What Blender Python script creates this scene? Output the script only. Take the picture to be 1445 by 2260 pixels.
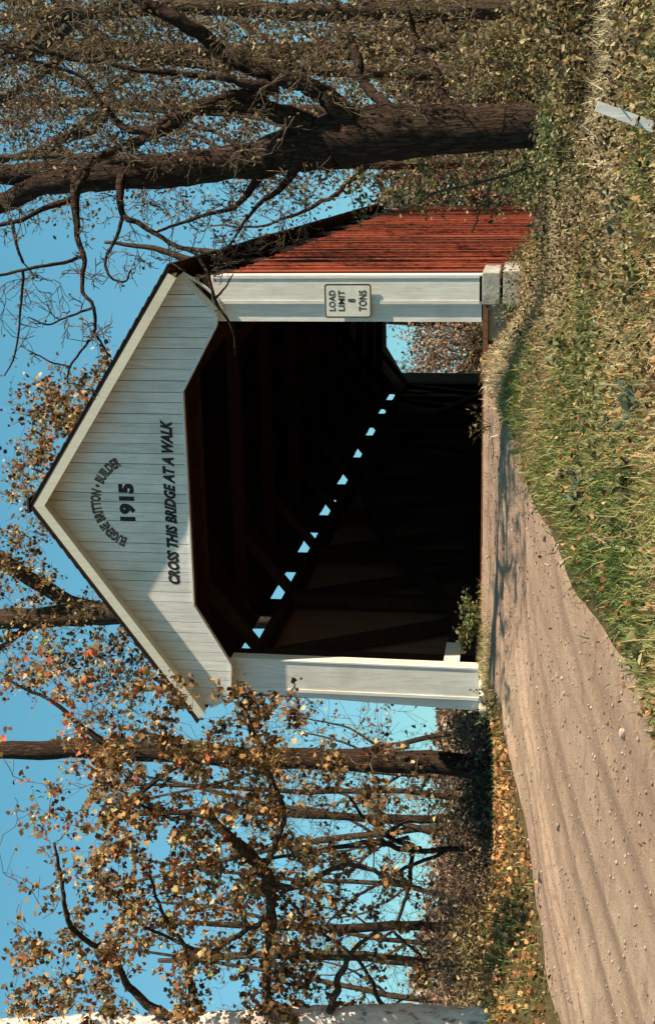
import bpy, math, random
import numpy as np
from mathutils import Vector, Matrix

for o in list(bpy.data.objects):
    bpy.data.objects.remove(o)
SC = bpy.context.scene
COL = SC.collection
random.seed(7)
RNG = np.random.default_rng(7)

# ------------------------------------------------------------------ camera
CAM = np.array([4.5143, -15.8075, -0.5524])
YAW, PITCH, ROLL, FPX = 0.2359, 0.1358, 0.0175, 2637.03
PPX, PPY = 1130 + 142.21, 722.5 + 65.63
F_ = np.array([-math.sin(YAW) * math.cos(PITCH), math.cos(YAW) * math.cos(PITCH), math.sin(PITCH)])
R_ = np.array([math.cos(YAW), math.sin(YAW), 0.0])
U_ = np.cross(R_, F_)
R_, U_ = R_ * math.cos(ROLL) + U_ * math.sin(ROLL), U_ * math.cos(ROLL) - R_ * math.sin(ROLL)
cam_d = bpy.data.cameras.new('camera')
cam = bpy.data.objects.new('camera', cam_d)
COL.objects.link(cam)
X = -U_; Y = R_; Z = -F_
cam.matrix_world = Matrix(((X[0], Y[0], Z[0], CAM[0]), (X[1], Y[1], Z[1], CAM[1]), (X[2], Y[2], Z[2], CAM[2]), (0, 0, 0, 1)))
cam_d.sensor_fit = 'VERTICAL'
cam_d.sensor_height = 36
cam_d.sensor_width = 23.02
cam_d.lens = FPX / 2260 * 36
cam_d.shift_x = -65.63 / 2260
cam_d.shift_y = -142.21 / 2260
cam_d.clip_start = 0.1
cam_d.clip_end = 3000
SC.camera = cam

# ------------------------------------------------------------------ light
TOSUN = np.array([1.43, -0.31, 1.36]); TOSUN = TOSUN / np.linalg.norm(TOSUN)
ELEV = math.asin(TOSUN[2]); AZ = math.atan2(TOSUN[0], TOSUN[1])
world = bpy.data.worlds.new('World'); SC.world = world
world.use_nodes = True
wn = world.node_tree.nodes; wl = world.node_tree.links
wn.clear()
sky = wn.new('ShaderNodeTexSky'); sky.sky_type = 'NISHITA'; sky.sun_disc = False
sky.sun_elevation = ELEV; sky.sun_rotation = AZ
sky.air_density = 1.0; sky.dust_density = 0.6; sky.ozone_density = 1.0
tintn = wn.new('ShaderNodeMix'); tintn.data_type = 'RGBA'; tintn.blend_type = 'MULTIPLY'
tintn.inputs[0].default_value = 1.0
tintn.inputs[7].default_value = (0.74, 1.05, 0.92, 1)
bg = wn.new('ShaderNodeBackground'); bg.inputs[1].default_value = 0.084
wo = wn.new('ShaderNodeOutputWorld')
wl.new(sky.outputs[0], tintn.inputs[6]); flat = wn.new('ShaderNodeMix'); flat.data_type = 'RGBA'; flat.inputs[0].default_value = 0.50
flat.inputs[7].default_value = (0.62, 2.7, 3.9, 1)
wl.new(tintn.outputs[2], flat.inputs[6]); wl.new(flat.outputs[2], bg.inputs[0]); wl.new(bg.outputs[0], wo.inputs[0])
sun_d = bpy.data.lights.new('sun', 'SUN'); sun_d.energy = 5.0; sun_d.angle = math.radians(0.5)
sun_d.color = (1.0, 0.86, 0.66)
sun = bpy.data.objects.new('sun', sun_d); COL.objects.link(sun)
sun.rotation_euler = Vector(-TOSUN).to_track_quat('-Z', 'Y').to_euler()
SC.view_settings.view_transform = 'Standard'
try: SC.view_settings.look = 'None'
except Exception: pass
SC.view_settings.exposure = 1.0; SC.view_settings.gamma = 1
SC.view_settings.use_curve_mapping = False

# ------------------------------------------------------------------ helpers
def ray(u, v):
    return F_ + R_ * (u - PPX) / FPX - U_ * (v - PPY) / FPX
def at(u, v, y):
    """world point seen at upright photo pixel (u, v) in the plane of depth y"""
    d = ray(u, v); return CAM + d * (y - CAM[1]) / d[1]
def S(t):
    t = np.clip(t, 0, 1); return t * t * (3 - 2 * t)

def tag(o, label=None, cat=None, group=None, kind=None):
    if label: o['label'] = label
    if cat: o['category'] = cat
    if group: o['group'] = group
    if kind: o['kind'] = kind
    return o
def empty(name, loc, label, cat, group=None):
    o = bpy.data.objects.new(name, None); COL.objects.link(o)
    o.location = tuple(float(c) for c in loc); o.empty_display_size = .2
    tag(o, label, cat, group); return o
def link(name, me, parent=None, m=None, kind=None):
    if m is not None and len(me.materials) == 0: me.materials.append(m)
    o = bpy.data.objects.new(name, me); COL.objects.link(o)
    if parent is not None:
        o.parent = parent
        pl = Vector(parent.location)
        p = parent.parent
        while p is not None:
            pl = pl + p.location; p = p.parent
        # geometry is written in world coordinates: shift it into the parent's frame
        if not getattr(me, 'users', 1) > 1:
            me.transform(Matrix.Translation(-pl))
    if kind: o['kind'] = kind
    return o
class MB:
    def __init__(s): s.v = []; s.f = []; s.uv = None
    def box(s, a, b):
        x0, y0, z0 = a; x1, y1, z1 = b; n = len(s.v)
        s.v += [(x0,y0,z0),(x1,y0,z0),(x1,y1,z0),(x0,y1,z0),(x0,y0,z1),(x1,y0,z1),(x1,y1,z1),(x0,y1,z1)]
        s.f += [(n,n+3,n+2,n+1),(n+4,n+5,n+6,n+7),(n,n+1,n+5,n+4),(n+1,n+2,n+6,n+5),(n+2,n+3,n+7,n+6),(n+3,n,n+4,n+7)]
        return s
    def prism(s, poly, y0, y1):
        """polygon in x,z (counter-clockwise seen from -y) pushed from y0 (front) to y1"""
        n = len(s.v); k = len(poly)
        s.v += [(p[0], y0, p[1]) for p in poly] + [(p[0], y1, p[1]) for p in poly]
        s.f.append(tuple(range(n, n+k))); s.f.append(tuple(range(n+2*k-1, n+k-1, -1)))
        for i in range(k):
            j = (i+1) % k
            s.f.append((n+j, n+i, n+k+i, n+k+j))
        return s
    def beam(s, a, b, w, t, up=(0,0,1)):
        """square timber from a to b, w wide across, t along up"""
        a = np.array(a, float); b = np.array(b, float); d = b-a; d /= np.linalg.norm(d)
        sd = np.cross(d, up); sd /= np.linalg.norm(sd); u2 = np.cross(sd, d)
        n = len(s.v)
        for P in (a, b):
            for (i, j) in ((-1,-1),(1,-1),(1,1),(-1,1)):
                s.v.append(tuple(P + sd*w/2*i + u2*t/2*j))
        s.f += [(n,n+1,n+2,n+3),(n+7,n+6,n+5,n+4),(n,n+4,n+5,n+1),(n+1,n+5,n+6,n+2),(n+2,n+6,n+7,n+3),(n+3,n+7,n+4,n)]
        return s
    def tube(s, pts, rad, n=6, rough=0.0):
        pts = np.asarray(pts, float); m = len(pts)
        if m < 2: return s
        base = len(s.v)
        t = np.gradient(pts, axis=0); t /= (np.linalg.norm(t, axis=1)[:, None] + 1e-9)
        ref = np.array([0.31, 0.2, 0.93]) if abs(t[0][2]) < .8 else np.array([1., .1, 0])
        for i in range(m):
            a = np.cross(t[i], ref); a /= np.linalg.norm(a)+1e-9
            b = np.cross(t[i], a)
            for k in range(n):
                an = 2*math.pi*k/n
                r = rad[i]
                if rough: r *= 1 + rough*random.uniform(-1, 1)
                s.v.append(tuple(pts[i] + (a*math.cos(an) + b*math.sin(an))*r))
        for i in range(m-1):
            for k in range(n):
                k2 = (k+1) % n
                s.f.append((base+i*n+k, base+i*n+k2, base+(i+1)*n+k2, base+(i+1)*n+k))
        s.f.append(tuple(base+(m-1)*n+k for k in range(n)))
        return s
    def mesh(s, name, smooth=False):
        me = bpy.data.meshes.new(name); me.from_pydata([tuple(map(float, q)) for q in s.v], [], s.f)
        me.validate(); me.update()
        if smooth: me.shade_smooth()
        return me
    def build(s, name, m, parent=None, kind=None, smooth=False):
        return link(name, s.mesh(name, smooth), parent, m, kind)
def fast_mesh(name, verts, faces, tint=None, smooth=False):
    """verts Nx3, faces MxK arrays"""
    me = bpy.data.meshes.new(name)
    nv = len(verts); nf, k = faces.shape
    me.vertices.add(nv); me.vertices.foreach_set('co', np.ascontiguousarray(verts, np.float32).ravel())
    me.loops.add(nf*k); me.loops.foreach_set('vertex_index', np.ascontiguousarray(faces, np.int32).ravel())
    me.polygons.add(nf); me.polygons.foreach_set('loop_start', np.arange(0, nf*k, k, dtype=np.int32))
    if tint is not None:
        at_ = me.attributes.new('tint', 'FLOAT', 'FACE'); at_.data.foreach_set('value', np.ascontiguousarray(tint, np.float32))
    me.update(calc_edges=True)
    if smooth: me.shade_smooth()
    return me
def spline(pts, n):
    """Catmull-Rom through rows of (x,y,z,r...)"""
    P = np.asarray(pts, float); m = len(P)
    Q = np.vstack([2*P[0]-P[1], P, 2*P[-1]-P[-2]])
    out = []
    for i in range(m-1):
        p0, p1, p2, p3 = Q[i], Q[i+1], Q[i+2], Q[i+3]
        for j in range(n):
            t = j/n
            out.append(.5*((2*p1)+(-p0+p2)*t+(2*p0-5*p1+4*p2-p3)*t*t+(-p0+3*p1-3*p2+p3)*t**3))
    out.append(P[-1]); return np.array(out)

# ------------------------------------------------------------------ materials
class Mat:
    def __init__(s, name, rough=.85, spec=.2):
        s.m = bpy.data.materials.new(name); s.m.use_nodes = True
        s.n = s.m.node_tree.nodes; s.l = s.m.node_tree.links
        s.b = s.n['Principled BSDF']; s.b.inputs['Roughness'].default_value = rough
        s.b.inputs['Specular IOR Level'].default_value = spec
    def new(s, t, **kw):
        n = s.n.new(t)
        for k, v in kw.items(): setattr(n, k, v)
        return n
    def coord(s, scale=(1,1,1), gen='Object', world_=False):
        tc = s.new('ShaderNodeNewGeometry' if world_ else 'ShaderNodeTexCoord')
        mp = s.new('ShaderNodeMapping'); mp.inputs['Scale'].default_value = scale
        s.l.new(tc.outputs['Position'] if world_ else tc.outputs[gen], mp.inputs[0]); return mp.outputs[0]
    def noise(s, vec, scale, detail=6, rough=.6):
        n = s.new('ShaderNodeTexNoise'); n.inputs['Scale'].default_value = scale
        n.inputs['Detail'].default_value = detail; n.inputs['Roughness'].default_value = rough
        s.l.new(vec, n.inputs['Vector']); return n.outputs['Fac']
    def ramp(s, fac, stops):
        r = s.new('ShaderNodeValToRGB'); e = r.color_ramp.elements
        while len(e) < len(stops): e.new(.5)
        for i, (p, c) in enumerate(stops):
            e[i].position = p; e[i].color = (c[0], c[1], c[2], 1) if len(c) == 3 else c
        s.l.new(fac, r.inputs[0]); return r.outputs[0]
    def mix(s, a, b, fac, mode='MIX'):
        n = s.new('ShaderNodeMix'); n.data_type = 'RGBA'; n.blend_type = mode
        for sock, val in ((n.inputs[0], fac), (n.inputs[6], a), (n.inputs[7], b)):
            if hasattr(val, 'node'): s.l.new(val, sock)
            elif isinstance(val, (int, float)): sock.default_value = val
            else: sock.default_value = (val[0], val[1], val[2], 1)
        return n.outputs[2]
    def math(s, op, a, b=0.0):
        n = s.new('ShaderNodeMath'); n.operation = op
        for i, val in ((0, a), (1, b)):
            if hasattr(val, 'node'): s.l.new(val, n.inputs[i])
            else: n.inputs[i].default_value = val
        return n.outputs[0]
    def color(s, c):
        if hasattr(c, 'node'): s.l.new(c, s.b.inputs['Base Color'])
        else: s.b.inputs['Base Color'].default_value = (c[0], c[1], c[2], 1)
    def bump(s, h, dist=.01, strength=.6):
        n = s.new('ShaderNodeBump'); n.inputs['Distance'].default_value = dist; n.inputs['Strength'].default_value = strength
        s.l.new(h, n.inputs['Height']); s.l.new(n.outputs[0], s.b.inputs['Normal'])
M = {}
def wood_paint(name, base, dirt, grime=.35, randv=.12, rough=.75):
    k = Mat(name, rough, .25)
    v = k.coord((9, 9, .8), world_=True); v2 = k.coord((1, 1, 1), world_=True)
    g = k.noise(v, 3.0, 8, .7); b = k.noise(v2, 1.3, 5)
    oi = k.new('ShaderNodeObjectInfo')
    c = k.mix(base, dirt, k.math('MULTIPLY', k.ramp(g, [(.42, (0,0,0)), (.75, (1,1,1))]), grime))
    c = k.mix(c, dirt, k.math('MULTIPLY', k.ramp(b, [(.5, (0,0,0)), (.75, (1,1,1))]), grime*.7))
    g5 = k.noise(k.coord((5, 5, 1.6), world_=True), 5.0, 9, .8)
    c = k.mix(c, (.27,.24,.20), k.ramp(g5, [(.60, (0,0,0)), (.66, (.75,.75,.75))]))
    r = k.math('MULTIPLY_ADD', oi.outputs['Random'], -randv)
    r.node.inputs[2].default_value = 1.0
    hsv = k.new('ShaderNodeHueSaturation'); k.l.new(c, hsv.inputs['Color']); k.l.new(r, hsv.inputs['Value'])
    k.color(hsv.outputs[0]); k.bump(g, .004, .5)
    M[name] = k.m; return k
wood_paint('white_paint', (.82, .79, .74), (.42, .36, .26), .55, .14)
wood_paint('cream_trim', (.72, .66, .53), (.42, .36, .22), .4, .08)
wood_paint('rail_paint', (.62, .58, .48), (.25, .2, .13), .5, .1)
def brown(name, a, b, sc=(12, 12, .7)):
    k = Mat(name, .9, .1); v = k.coord(sc, world_=True)
    g = k.noise(v, 2.5, 8, .7); k.color(k.ramp(g, [(.3, a), (.7, b)])); k.bump(g, .006, .6); M[name] = k.m
brown('inner_wood', (.13, .058, .036), (.24, .11, .068))
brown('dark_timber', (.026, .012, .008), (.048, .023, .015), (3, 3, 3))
k = Mat('red_siding', .85, .12)
v = k.coord((1, 7, .35), world_=True); g = k.noise(v, 2.2, 8, .75)
v2 = k.coord((1, 1, 1), world_=True); g2 = k.noise(v2, 2.0, 5)
c = k.ramp(g, [(.30, (.10, .02, .012)), (.46, (.33, .062, .028)), (.72, (.47, .11, .05))])
g3 = k.noise(k.coord((.2, 4.5, .04), world_=True), 2.0, 3)
c = k.mix(c, (.10, .03, .02), k.ramp(g3, [(.44, (0,0,0)), (.54, (.9,.9,.9))]))  # dark streaks: board tone plus dappled tree shade painted into the colour
c = k.mix(c, (.14, .05, .03), k.ramp(g2, [(.52, (0,0,0)), (.72, (.7,.7,.7))]))
k.color(c); k.bump(g, .006, .6); M['red_siding'] = k.m
k = Mat('shingle', .95, .05); g = k.noise(k.coord((1,1,1), world_=True), 6, 8, .7)
k.color(k.ramp(g, [(.3, (.02,.016,.014)), (.7, (.075,.06,.052))])); k.bump(g, .01, .8); M['shingle'] = k.m
k = Mat('black_paint', .7, .3); g = k.noise(k.coord(world_=True), 40, 6, .7)
k.color(k.ramp(g, [(.40, (.012,.009,.009)), (.62, (.045,.032,.028)), (.70, (.22,.20,.19))])); M['black_paint'] = k.m
k = Mat('faded_paint', .8, .2); g = k.noise(k.coord(world_=True), 30, 6, .7)
k.color(k.ramp(g, [(.3, (.05,.033,.02)), (.6, (.14,.11,.08)), (.7, (.40,.38,.34))])); M['faded_paint'] = k.m
k = Mat('sign_face', .45, .4); g = k.noise(k.coord(world_=True), 9, 5)
k.color(k.ramp(g, [(.35, (.66,.63,.52)), (.7, (.78,.76,.68))])); M['sign_face'] = k.m
k = Mat('concrete', .9, .15); g = k.noise(k.coord(world_=True), 7, 10, .7)
k.color(k.ramp(g, [(.3, (.24,.23,.20)), (.55, (.42,.40,.35)), (.75, (.52,.49,.41))])); k.bump(g, .02, .7); M['concrete'] = k.m
k = Mat('stone', .9, .15); g = k.noise(k.coord(world_=True), 9, 10, .75)
k.color(k.ramp(g, [(.3, (.20,.16,.11)), (.5, (.44,.38,.28)), (.72, (.60,.55,.42))])); k.bump(g, .03, .8); M['stone'] = k.m
def bark(name, a, b, c, sc=(5, 5, 1.0), scale=5., d=.05):
    k = Mat(name, .95, .08)
    v = k.coord(sc, world_=True); g = k.noise(v, scale, 10, .72); g2 = k.noise(k.coord(world_=True), 1.5, 4)
    rn = k.noise(k.coord((sc[0]*1.1, sc[1]*1.1, sc[2]*.8), world_=True), scale*.7, 4, .55)
    crack = k.ramp(k.math('ABSOLUTE', k.math('SUBTRACT', rn, .5)), [(0, (0,0,0)), (.075, (1,1,1))])
    col = k.ramp(g, [(.3, a), (.55, b), (.75, c)])
    col = k.mix(a, col, crack); col = k.mix(col, b, k.math('MULTIPLY', g2, .5))
    k.color(col)
    h = k.math('MULTIPLY', g, crack); k.bump(h, d, .9); M[name] = k.m
bark('bark_dark', (.018, .011, .008), (.065, .040, .028), (.17, .125, .085))
bark('bark_brown', (.03, .02, .014), (.10, .068, .045), (.20, .15, .10))
bark('bark_twig', (.05, .034, .024), (.16, .115, .08), (.36, .28, .20), (1,1,1), 9, .01)
k = Mat('bark_pale', .85, .15); v = k.coord((5, 5, 2.2), world_=True); g = k.noise(v, 2.4, 7, .65); g2 = k.noise(v, 5, 8, .75)
col = k.ramp(g, [(.36, (.20,.13,.10)), (.44, (.55,.42,.36)), (.62, (.68,.56,.50)), (.75, (.40,.30,.22))])
k.color(k.mix(col, (.25,.18,.13), k.ramp(g2, [(.55,(0,0,0)),(.7,(.7,.7,.7))]))); k.bump(g2, .02, .6); M['bark_pale'] = k.m
def leafmat(name, stops, trans=.35):
    k = Mat(name, .6, .25)
    a = k.new('ShaderNodeAttribute'); a.attribute_name = 'tint'
    c = k.ramp(a.outputs['Fac'], stops); k.color(c)
    t = k.new('ShaderNodeBsdfTranslucent'); k.l.new(c, t.inputs[0])
    mx = k.new('ShaderNodeMixShader'); mx.inputs[0].default_value = trans
    out = k.n['Material Output']
    k.l.new(k.b.outputs[0], mx.inputs[1]); k.l.new(t.outputs[0], mx.inputs[2]); k.l.new(mx.outputs[0], out.inputs[0])
    M[name] = k.m; return k.m
leafmat('leaf_autumn', [(0, (.04,.02,.012)), (.30, (.09,.045,.02)), (.50, (.20,.10,.035)), (.68, (.40,.20,.06)), (.80, (.62,.45,.22)), (.90, (.24,.24,.07)), (1, (.50,.11,.04))], .3)
leafmat('leaf_olive', [(0, (.03,.017,.010)), (.35, (.075,.048,.022)), (.6, (.15,.105,.04)), (.78, (.27,.19,.08)), (.90, (.52,.41,.23)), (1, (.14,.16,.05))], .3)
leafmat('leaf_brown', [(0, (.035,.02,.013)), (.4, (.09,.055,.032)), (.7, (.18,.12,.065)), (.88, (.36,.27,.16)), (1, (.42,.16,.08))], .3)
leafmat('leaf_green', [(0, (.035,.04,.015)), (.4, (.08,.095,.03)), (.7, (.15,.16,.055)), (.9, (.27,.27,.12)), (1, (.40,.34,.18))], .3)
leafmat('leaf_blue', [(0, (.05,.06,.035)), (.5, (.11,.14,.08)), (.85, (.22,.27,.17)), (1, (.38,.38,.26))], .25)
leafmat('leaf_litter', [(0, (.09,.04,.02)), (.4, (.25,.11,.04)), (.7, (.42,.20,.07)), (.9, (.55,.36,.16)), (1, (.40,.10,.05))], .1)
leafmat('leaf_red', [(0, (.08,.05,.035)), (.5, (.22,.13,.08)), (.8, (.36,.22,.13)), (.93, (.48,.36,.24)), (1, (.52,.20,.10))], .3)
leafmat('grass_blade', [(0, (.05,.085,.02)), (.25, (.10,.15,.035)), (.42, (.19,.21,.06)), (.58, (.34,.29,.11)), (.75, (.48,.36,.19)), (.88, (.26,.14,.08)), (1, (.58,.48,.30))], .25)
k = Mat('soil', .95, .05); v = k.coord(world_=True); g = k.noise(v, 1.2, 8, .7); g2 = k.noise(v, 14, 8, .75)
c = k.ramp(g, [(.35, (.035,.040,.014)), (.5, (.075,.06,.028)), (.7, (.12,.085,.045))])
c = k.mix(c, (.20,.14,.07), k.ramp(g2, [(.5,(0,0,0)),(.75,(.7,.7,.7))])); k.color(c); k.bump(g2, .05, .9); M['soil'] = k.m
k = Mat('dirt', .95, .08); v = k.coord(world_=True)
g = k.noise(v, .8, 6, .6); g2 = k.noise(v, 16, 10, .75); g3 = k.noise(k.coord((1.6, 5, 5), world_=True), 1.6, 6, .65); g4 = k.noise(v, 70, 4, .8)
c = k.ramp(g, [(.3, (.38,.25,.18)), (.55, (.47,.33,.24)), (.75, (.55,.41,.29))])
sa = k.new('ShaderNodeAttribute'); sa.attribute_name = 'streak'
c = k.mix(c, (.25,.165,.12), k.math('MULTIPLY', sa.outputs['Fac'], .6))
c = k.mix(c, (.26,.175,.12), k.ramp(g3, [(.5,(0,0,0)),(.72,(.8,.8,.8))]))
c = k.mix(c, (.60,.46,.35), k.ramp(g2, [(.54,(0,0,0)),(.75,(.7,.7,.7))]))
c = k.mix(c, (.16,.10,.07), k.ramp(g4, [(.60,(0,0,0)),(.72,(.75,.75,.75))]))
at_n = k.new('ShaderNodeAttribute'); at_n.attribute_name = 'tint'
c = k.mix(c, (.085,.055,.04), k.math('MULTIPLY', at_n.outputs['Fac'], .85))  # darkens the dirt colour where rut shadow is painted
k.color(c); h = k.math('ADD', g2, k.math('MULTIPLY', g4, .5)); k.bump(h, .05, 1.0); M['dirt'] = k.m
k = Mat('pebble', .85, .2); oi = k.noise(k.coord(world_=True), 5, 3)
k.color(k.ramp(oi, [(.35, (.12,.09,.07)), (.6, (.36,.27,.21)), (.7, (.5,.42,.34))])); M['pebble'] = k.m
k = Mat('water', .08, .5); k.color((.03,.04,.03)); g = k.noise(k.coord(world_=True), 6, 3); k.bump(g, .02, .3); M['water'] = k.m
k = Mat('far_woods', .95, .05); g = k.noise(k.coord(world_=True), .35, 8, .7)
k.color(k.ramp(g, [(.3, (.05,.04,.03)), (.55, (.12,.085,.06)), (.75, (.17,.13,.085))])); M['far_woods'] = k.m

# ------------------------------------------------------------------ terrain
def vnoise(x, y, seed=0):
    out = 0
    rr = np.random.default_rng(seed)
    for i in range(7):
        f = rr.uniform(.25, 1.6); a = rr.uniform(0, 6.28); ph = rr.uniform(0, 6.28)
        out = out + np.sin((x*math.cos(a)+y*math.sin(a))*f+ph)/(1+f)
    return out/4
def xl(y): return np.interp(-np.asarray(y, float), [0, .6, 2.4, 3.5, 4.3, 4.9, 5.5, 6.1, 8, 12, 30], [-2.35, -2.3, -2.05, -2.2, -2.5, -2.9, -3.1, -3.3, -4.2, -6, -12])
def xr(y):
    yy = -y
    return np.interp(yy, [0, 1.3, 2.9, 3.7, 4.7, 6, 7.1, 7.9, 8.5, 12, 30], [1.75, 1.72, 1.5, 1.3, 1.18, 1.1, 1.12, 1.08, 1.0, .6, 0])
def height(x, y):
    x = np.asarray(x, float); y = np.asarray(y, float)
    yy = np.maximum(-y, 0)
    road = -.10 - .165*np.maximum(yy-.5, 0) + .099*np.maximum(yy-9.5, 0)
    road = np.where(yy > 17, -2.08 - (yy-17)*.01, road)
    left = -.37 + .10*S((-x-6)/5)
    right = np.minimum(road + .05, -.60 - .095*yy) - .35*S((x-4.5)/1.5)*S((y+7.5)/3)
    a = S((xl(y)+.1 - x)/np.interp(yy, [0, 1, 3], [.45, .8, 1.9])); b = S((x - xr(y)-.15)/np.interp(yy, [0, 1, 3], [.8, 1.1, 1.8]))
    right = right - .50*S((x-3.0)/1.1)*S((y+3.6)/2.4)
    z = road*(1-a-b) + left*a + right*b
    off = np.clip(a+b, 0, 1)
    z = z + off*.07*vnoise(x*2, y*2, 3) + off*.03*vnoise(x*6, y*6, 5)
    ys = 1.2 + np.clip((-x-3.5)*1.2, 0, 9)
    ye = 21.5 + np.clip((-x-3.5)*.2, 0, 3)
    cr = S((y-ys)/3.5)*(1-S((y-ye)/3))
    z = z - 3.1*cr
    return z
def ruts(x, y):
    z = 0*x
    for (pts, w, dd) in RUTS:
        best = np.full(x.shape, 9.)
        for i in range(len(pts)-1):
            ax_, ay_ = pts[i]; bx_, by_ = pts[i+1]
            dx, dy = bx_-ax_, by_-ay_
            t = np.clip(((x-ax_)*dx+(y-ay_)*dy)/(dx*dx+dy*dy), 0, 1)
            best = np.minimum(best, np.hypot(x-ax_-t*dx, y-ay_-t*dy))
        nz = 1+.9*vnoise(x*5, y*5, 9)
        z = z - dd*np.exp(-(best/w)**2)*nz + dd*.6*np.exp(-((best-2.0*w)/(w*.8))**2)*nz
    return z
def smooth2(p, n=6):
    q = spline([(a, b, 0) for a, b in p], n); return [(float(r[0]), float(r[1])) for r in q]
RUTS = [(smooth2([(1.7,-2.35),(1.2,-2.48),(.4,-2.52),(-.6,-2.62),(-1.65,-2.91),(-2.45,-3.75),(-3.2,-5.2),(-4.4,-8)]), .075, .095),
        (smooth2([(1.5,-3.05),(.9,-3.25),(.2,-3.38),(-.75,-3.7),(-1.46,-4.7),(-2.04,-5.84),(-2.43,-7.14),(-3.4,-10)]), .065, .06),
        (smooth2([(.9,-3.7),(-.2,-4.0),(-.9,-4.9),(-1.4,-6.6),(-2.0,-9.5)]), .10, .014),
        (smooth2([(.2,-4.2),(-.5,-5.2),(-.9,-6.8),(-1.3,-9.5)]), .10, .010),
        (smooth2([(1.0,-5.2),(.4,-6.4),(-.1,-8),(-.5,-11)]), .10, .008),
        (smooth2([(-1.9,-4.2),(-2.5,-5.3),(-3.0,-6.8),(-4.0,-10)]), .07, .02)]
def roadz(x, y):
    return height(x, y) + .035 + ruts(x, y) + .010*vnoise(x*9, y*9, 11) + .006*vnoise(x*27, y*27, 12) + .0035*vnoise(x*70, y*70, 13)
def ground_hit(u, v, dmax=80):
    d = ray(u, v); t = 3.0
    while t < dmax:
        p = CAM + d*t
        if p[2] < float(height(p[0], p[1])): return p
        t += .04
    return CAM + d*dmax
# one sheet, fine near the bridge, coarse to the horizon
def axis(lo, hi, flo, fhi, step, grow=1.16):
    a = list(np.arange(flo, fhi+1e-6, step)); s = step; x = flo
    while x > lo: s *= grow; x -= s; a.insert(0, x)
    s = step; x = a[-1]
    while x < hi: s *= grow; x += s; a.append(x)
    return np.array(a)
gx = axis(-900, 900, -9, 9, .13); gy = axis(-400, 1200, -13, 4, .13)
GX, GY = np.meshgrid(gx, gy)
GZ = height(GX, GY)
inroad = (GX > xl(GY)+.25) & (GX < xr(GY)-.25) & (GY < .3)
GZ = np.where(inroad, GZ - .12, GZ)
ny, nx = GX.shape
idx = np.arange(nx*ny).reshape(ny, nx)
faces = np.stack([idx[:-1,:-1], idx[:-1,1:], idx[1:,1:], idx[1:,:-1]], -1).reshape(-1, 4)
g_ = link('ground', fast_mesh('ground', np.stack([GX, GY, GZ], -1).reshape(-1, 3), faces, smooth=True), None, M['soil'], 'structure')
# dirt road
ys_ = np.concatenate([np.arange(.25, -10, -.025), np.arange(-10, -40, -.25)])
ts_ = np.linspace(0, 1, 150)
YY, TT = np.meshgrid(ys_, ts_, indexing='ij')
XL = xl(YY) - .15 + .18*vnoise(YY*0, YY*3, 21); XR = xr(YY) + .15 + .22*vnoise(YY*0+3, YY*3, 22)
XX = XL + (XR-XL)*TT
edge = np.minimum(TT, 1-TT)*(XR-XL)
ZZ = roadz(XX, YY) - .13*(1-S(edge/.3))
ny, nx = XX.shape; idx = np.arange(nx*ny).reshape(ny, nx)
faces = np.stack([idx[:-1,:-1], idx[1:,:-1], idx[1:,1:], idx[:-1,1:]], -1).reshape(-1, 4)
rut_shade = np.clip(-(ruts(XX, YY)-.006)/.04, 0, 1)  # shadow in the ruts, painted as a dark tint by rut depth
rut_shade_f = ((rut_shade[:-1,:-1]+rut_shade[1:,1:])/2).ravel()
streak = .35+.22*np.sin(TT*29+3*np.sin(TT*7+.4)+.5*np.sin(YY*.5))+.16*np.sin(TT*83+2*np.sin(TT*19)+.6*np.sin(YY*.9))+.12*np.sin(TT*171+3*np.sin(TT*31))+.5*vnoise(XX*2.3, YY*2.3, 14)*vnoise(XX*5, YY*5, 15)+.15*vnoise(XX*9, YY*6, 16)
streak_f = np.clip(streak[:-1,:-1], 0, 1).ravel()
link('dirt_road', fast_mesh('dirt_road', np.stack([XX, YY, ZZ], -1).reshape(-1, 3), faces, rut_shade_f, smooth=True), None, M['dirt'], 'structure')
ra = bpy.data.objects['dirt_road'].data.attributes.new('streak', 'FLOAT', 'FACE'); ra.data.foreach_set('value', streak_f.astype(np.float32))
MB().box((-60, 2, -3.3), (90, 30, -2.85)).build('creek_water', M['water'], None, 'structure')
# far hills
mb_v = []; nH = 90
hx = np.linspace(-420, 420, nH)
hz = np.array([2.5+2.5*math.sin(i*.17)+1.5*math.sin(i*.41+1) for i in range(nH)])
rows = [(hx, 130+0*hx, -6+0*hx), (hx, 140+0*hx, hz), (hx, 190+0*hx, hz+5), (hx, 320+0*hx, hz+4), (hx, 420+0*hx, -6+0*hx)]
vv = np.concatenate([np.stack(r, -1) for r in rows]); idx = np.arange(len(vv)).reshape(len(rows), nH)
faces = np.stack([idx[:-1,:-1], idx[:-1,1:], idx[1:,1:], idx[1:,:-1]], -1).reshape(-1, 4)
link('distant_hills', fast_mesh('distant_hills', vv, faces, smooth=True), None, M['far_woods'], 'structure')

# ------------------------------------------------------------------ covered bridge
L = 24.2
BR = empty('covered_bridge', (0, 0, 0), 'wooden covered bridge with white gable portal, red side boards and dark roof', 'covered bridge')
PK = (-.05, 6.15); EL = (-3.16, 3.93); ER = (3.16, 4.05)
YF = -.6; YG = -.30
def roofz(x):
    return PK[1] + (EL[1]-PK[1])*(PK[0]-x)/(PK[0]-EL[0]) if x < PK[0] else PK[1] + (ER[1]-PK[1])*(x-PK[0])/(ER[0]-PK[0])
low = [(-3.10,3.84),(-2.96,3.54),(-2.46,3.51),(-1.57,4.02),(1.53,4.03),(2.44,3.52),(2.56,3.51),(3.08,4.0)]
def lowz(x): return float(np.interp(x, [p[0] for p in low], [p[1] for p in low]))
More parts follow.
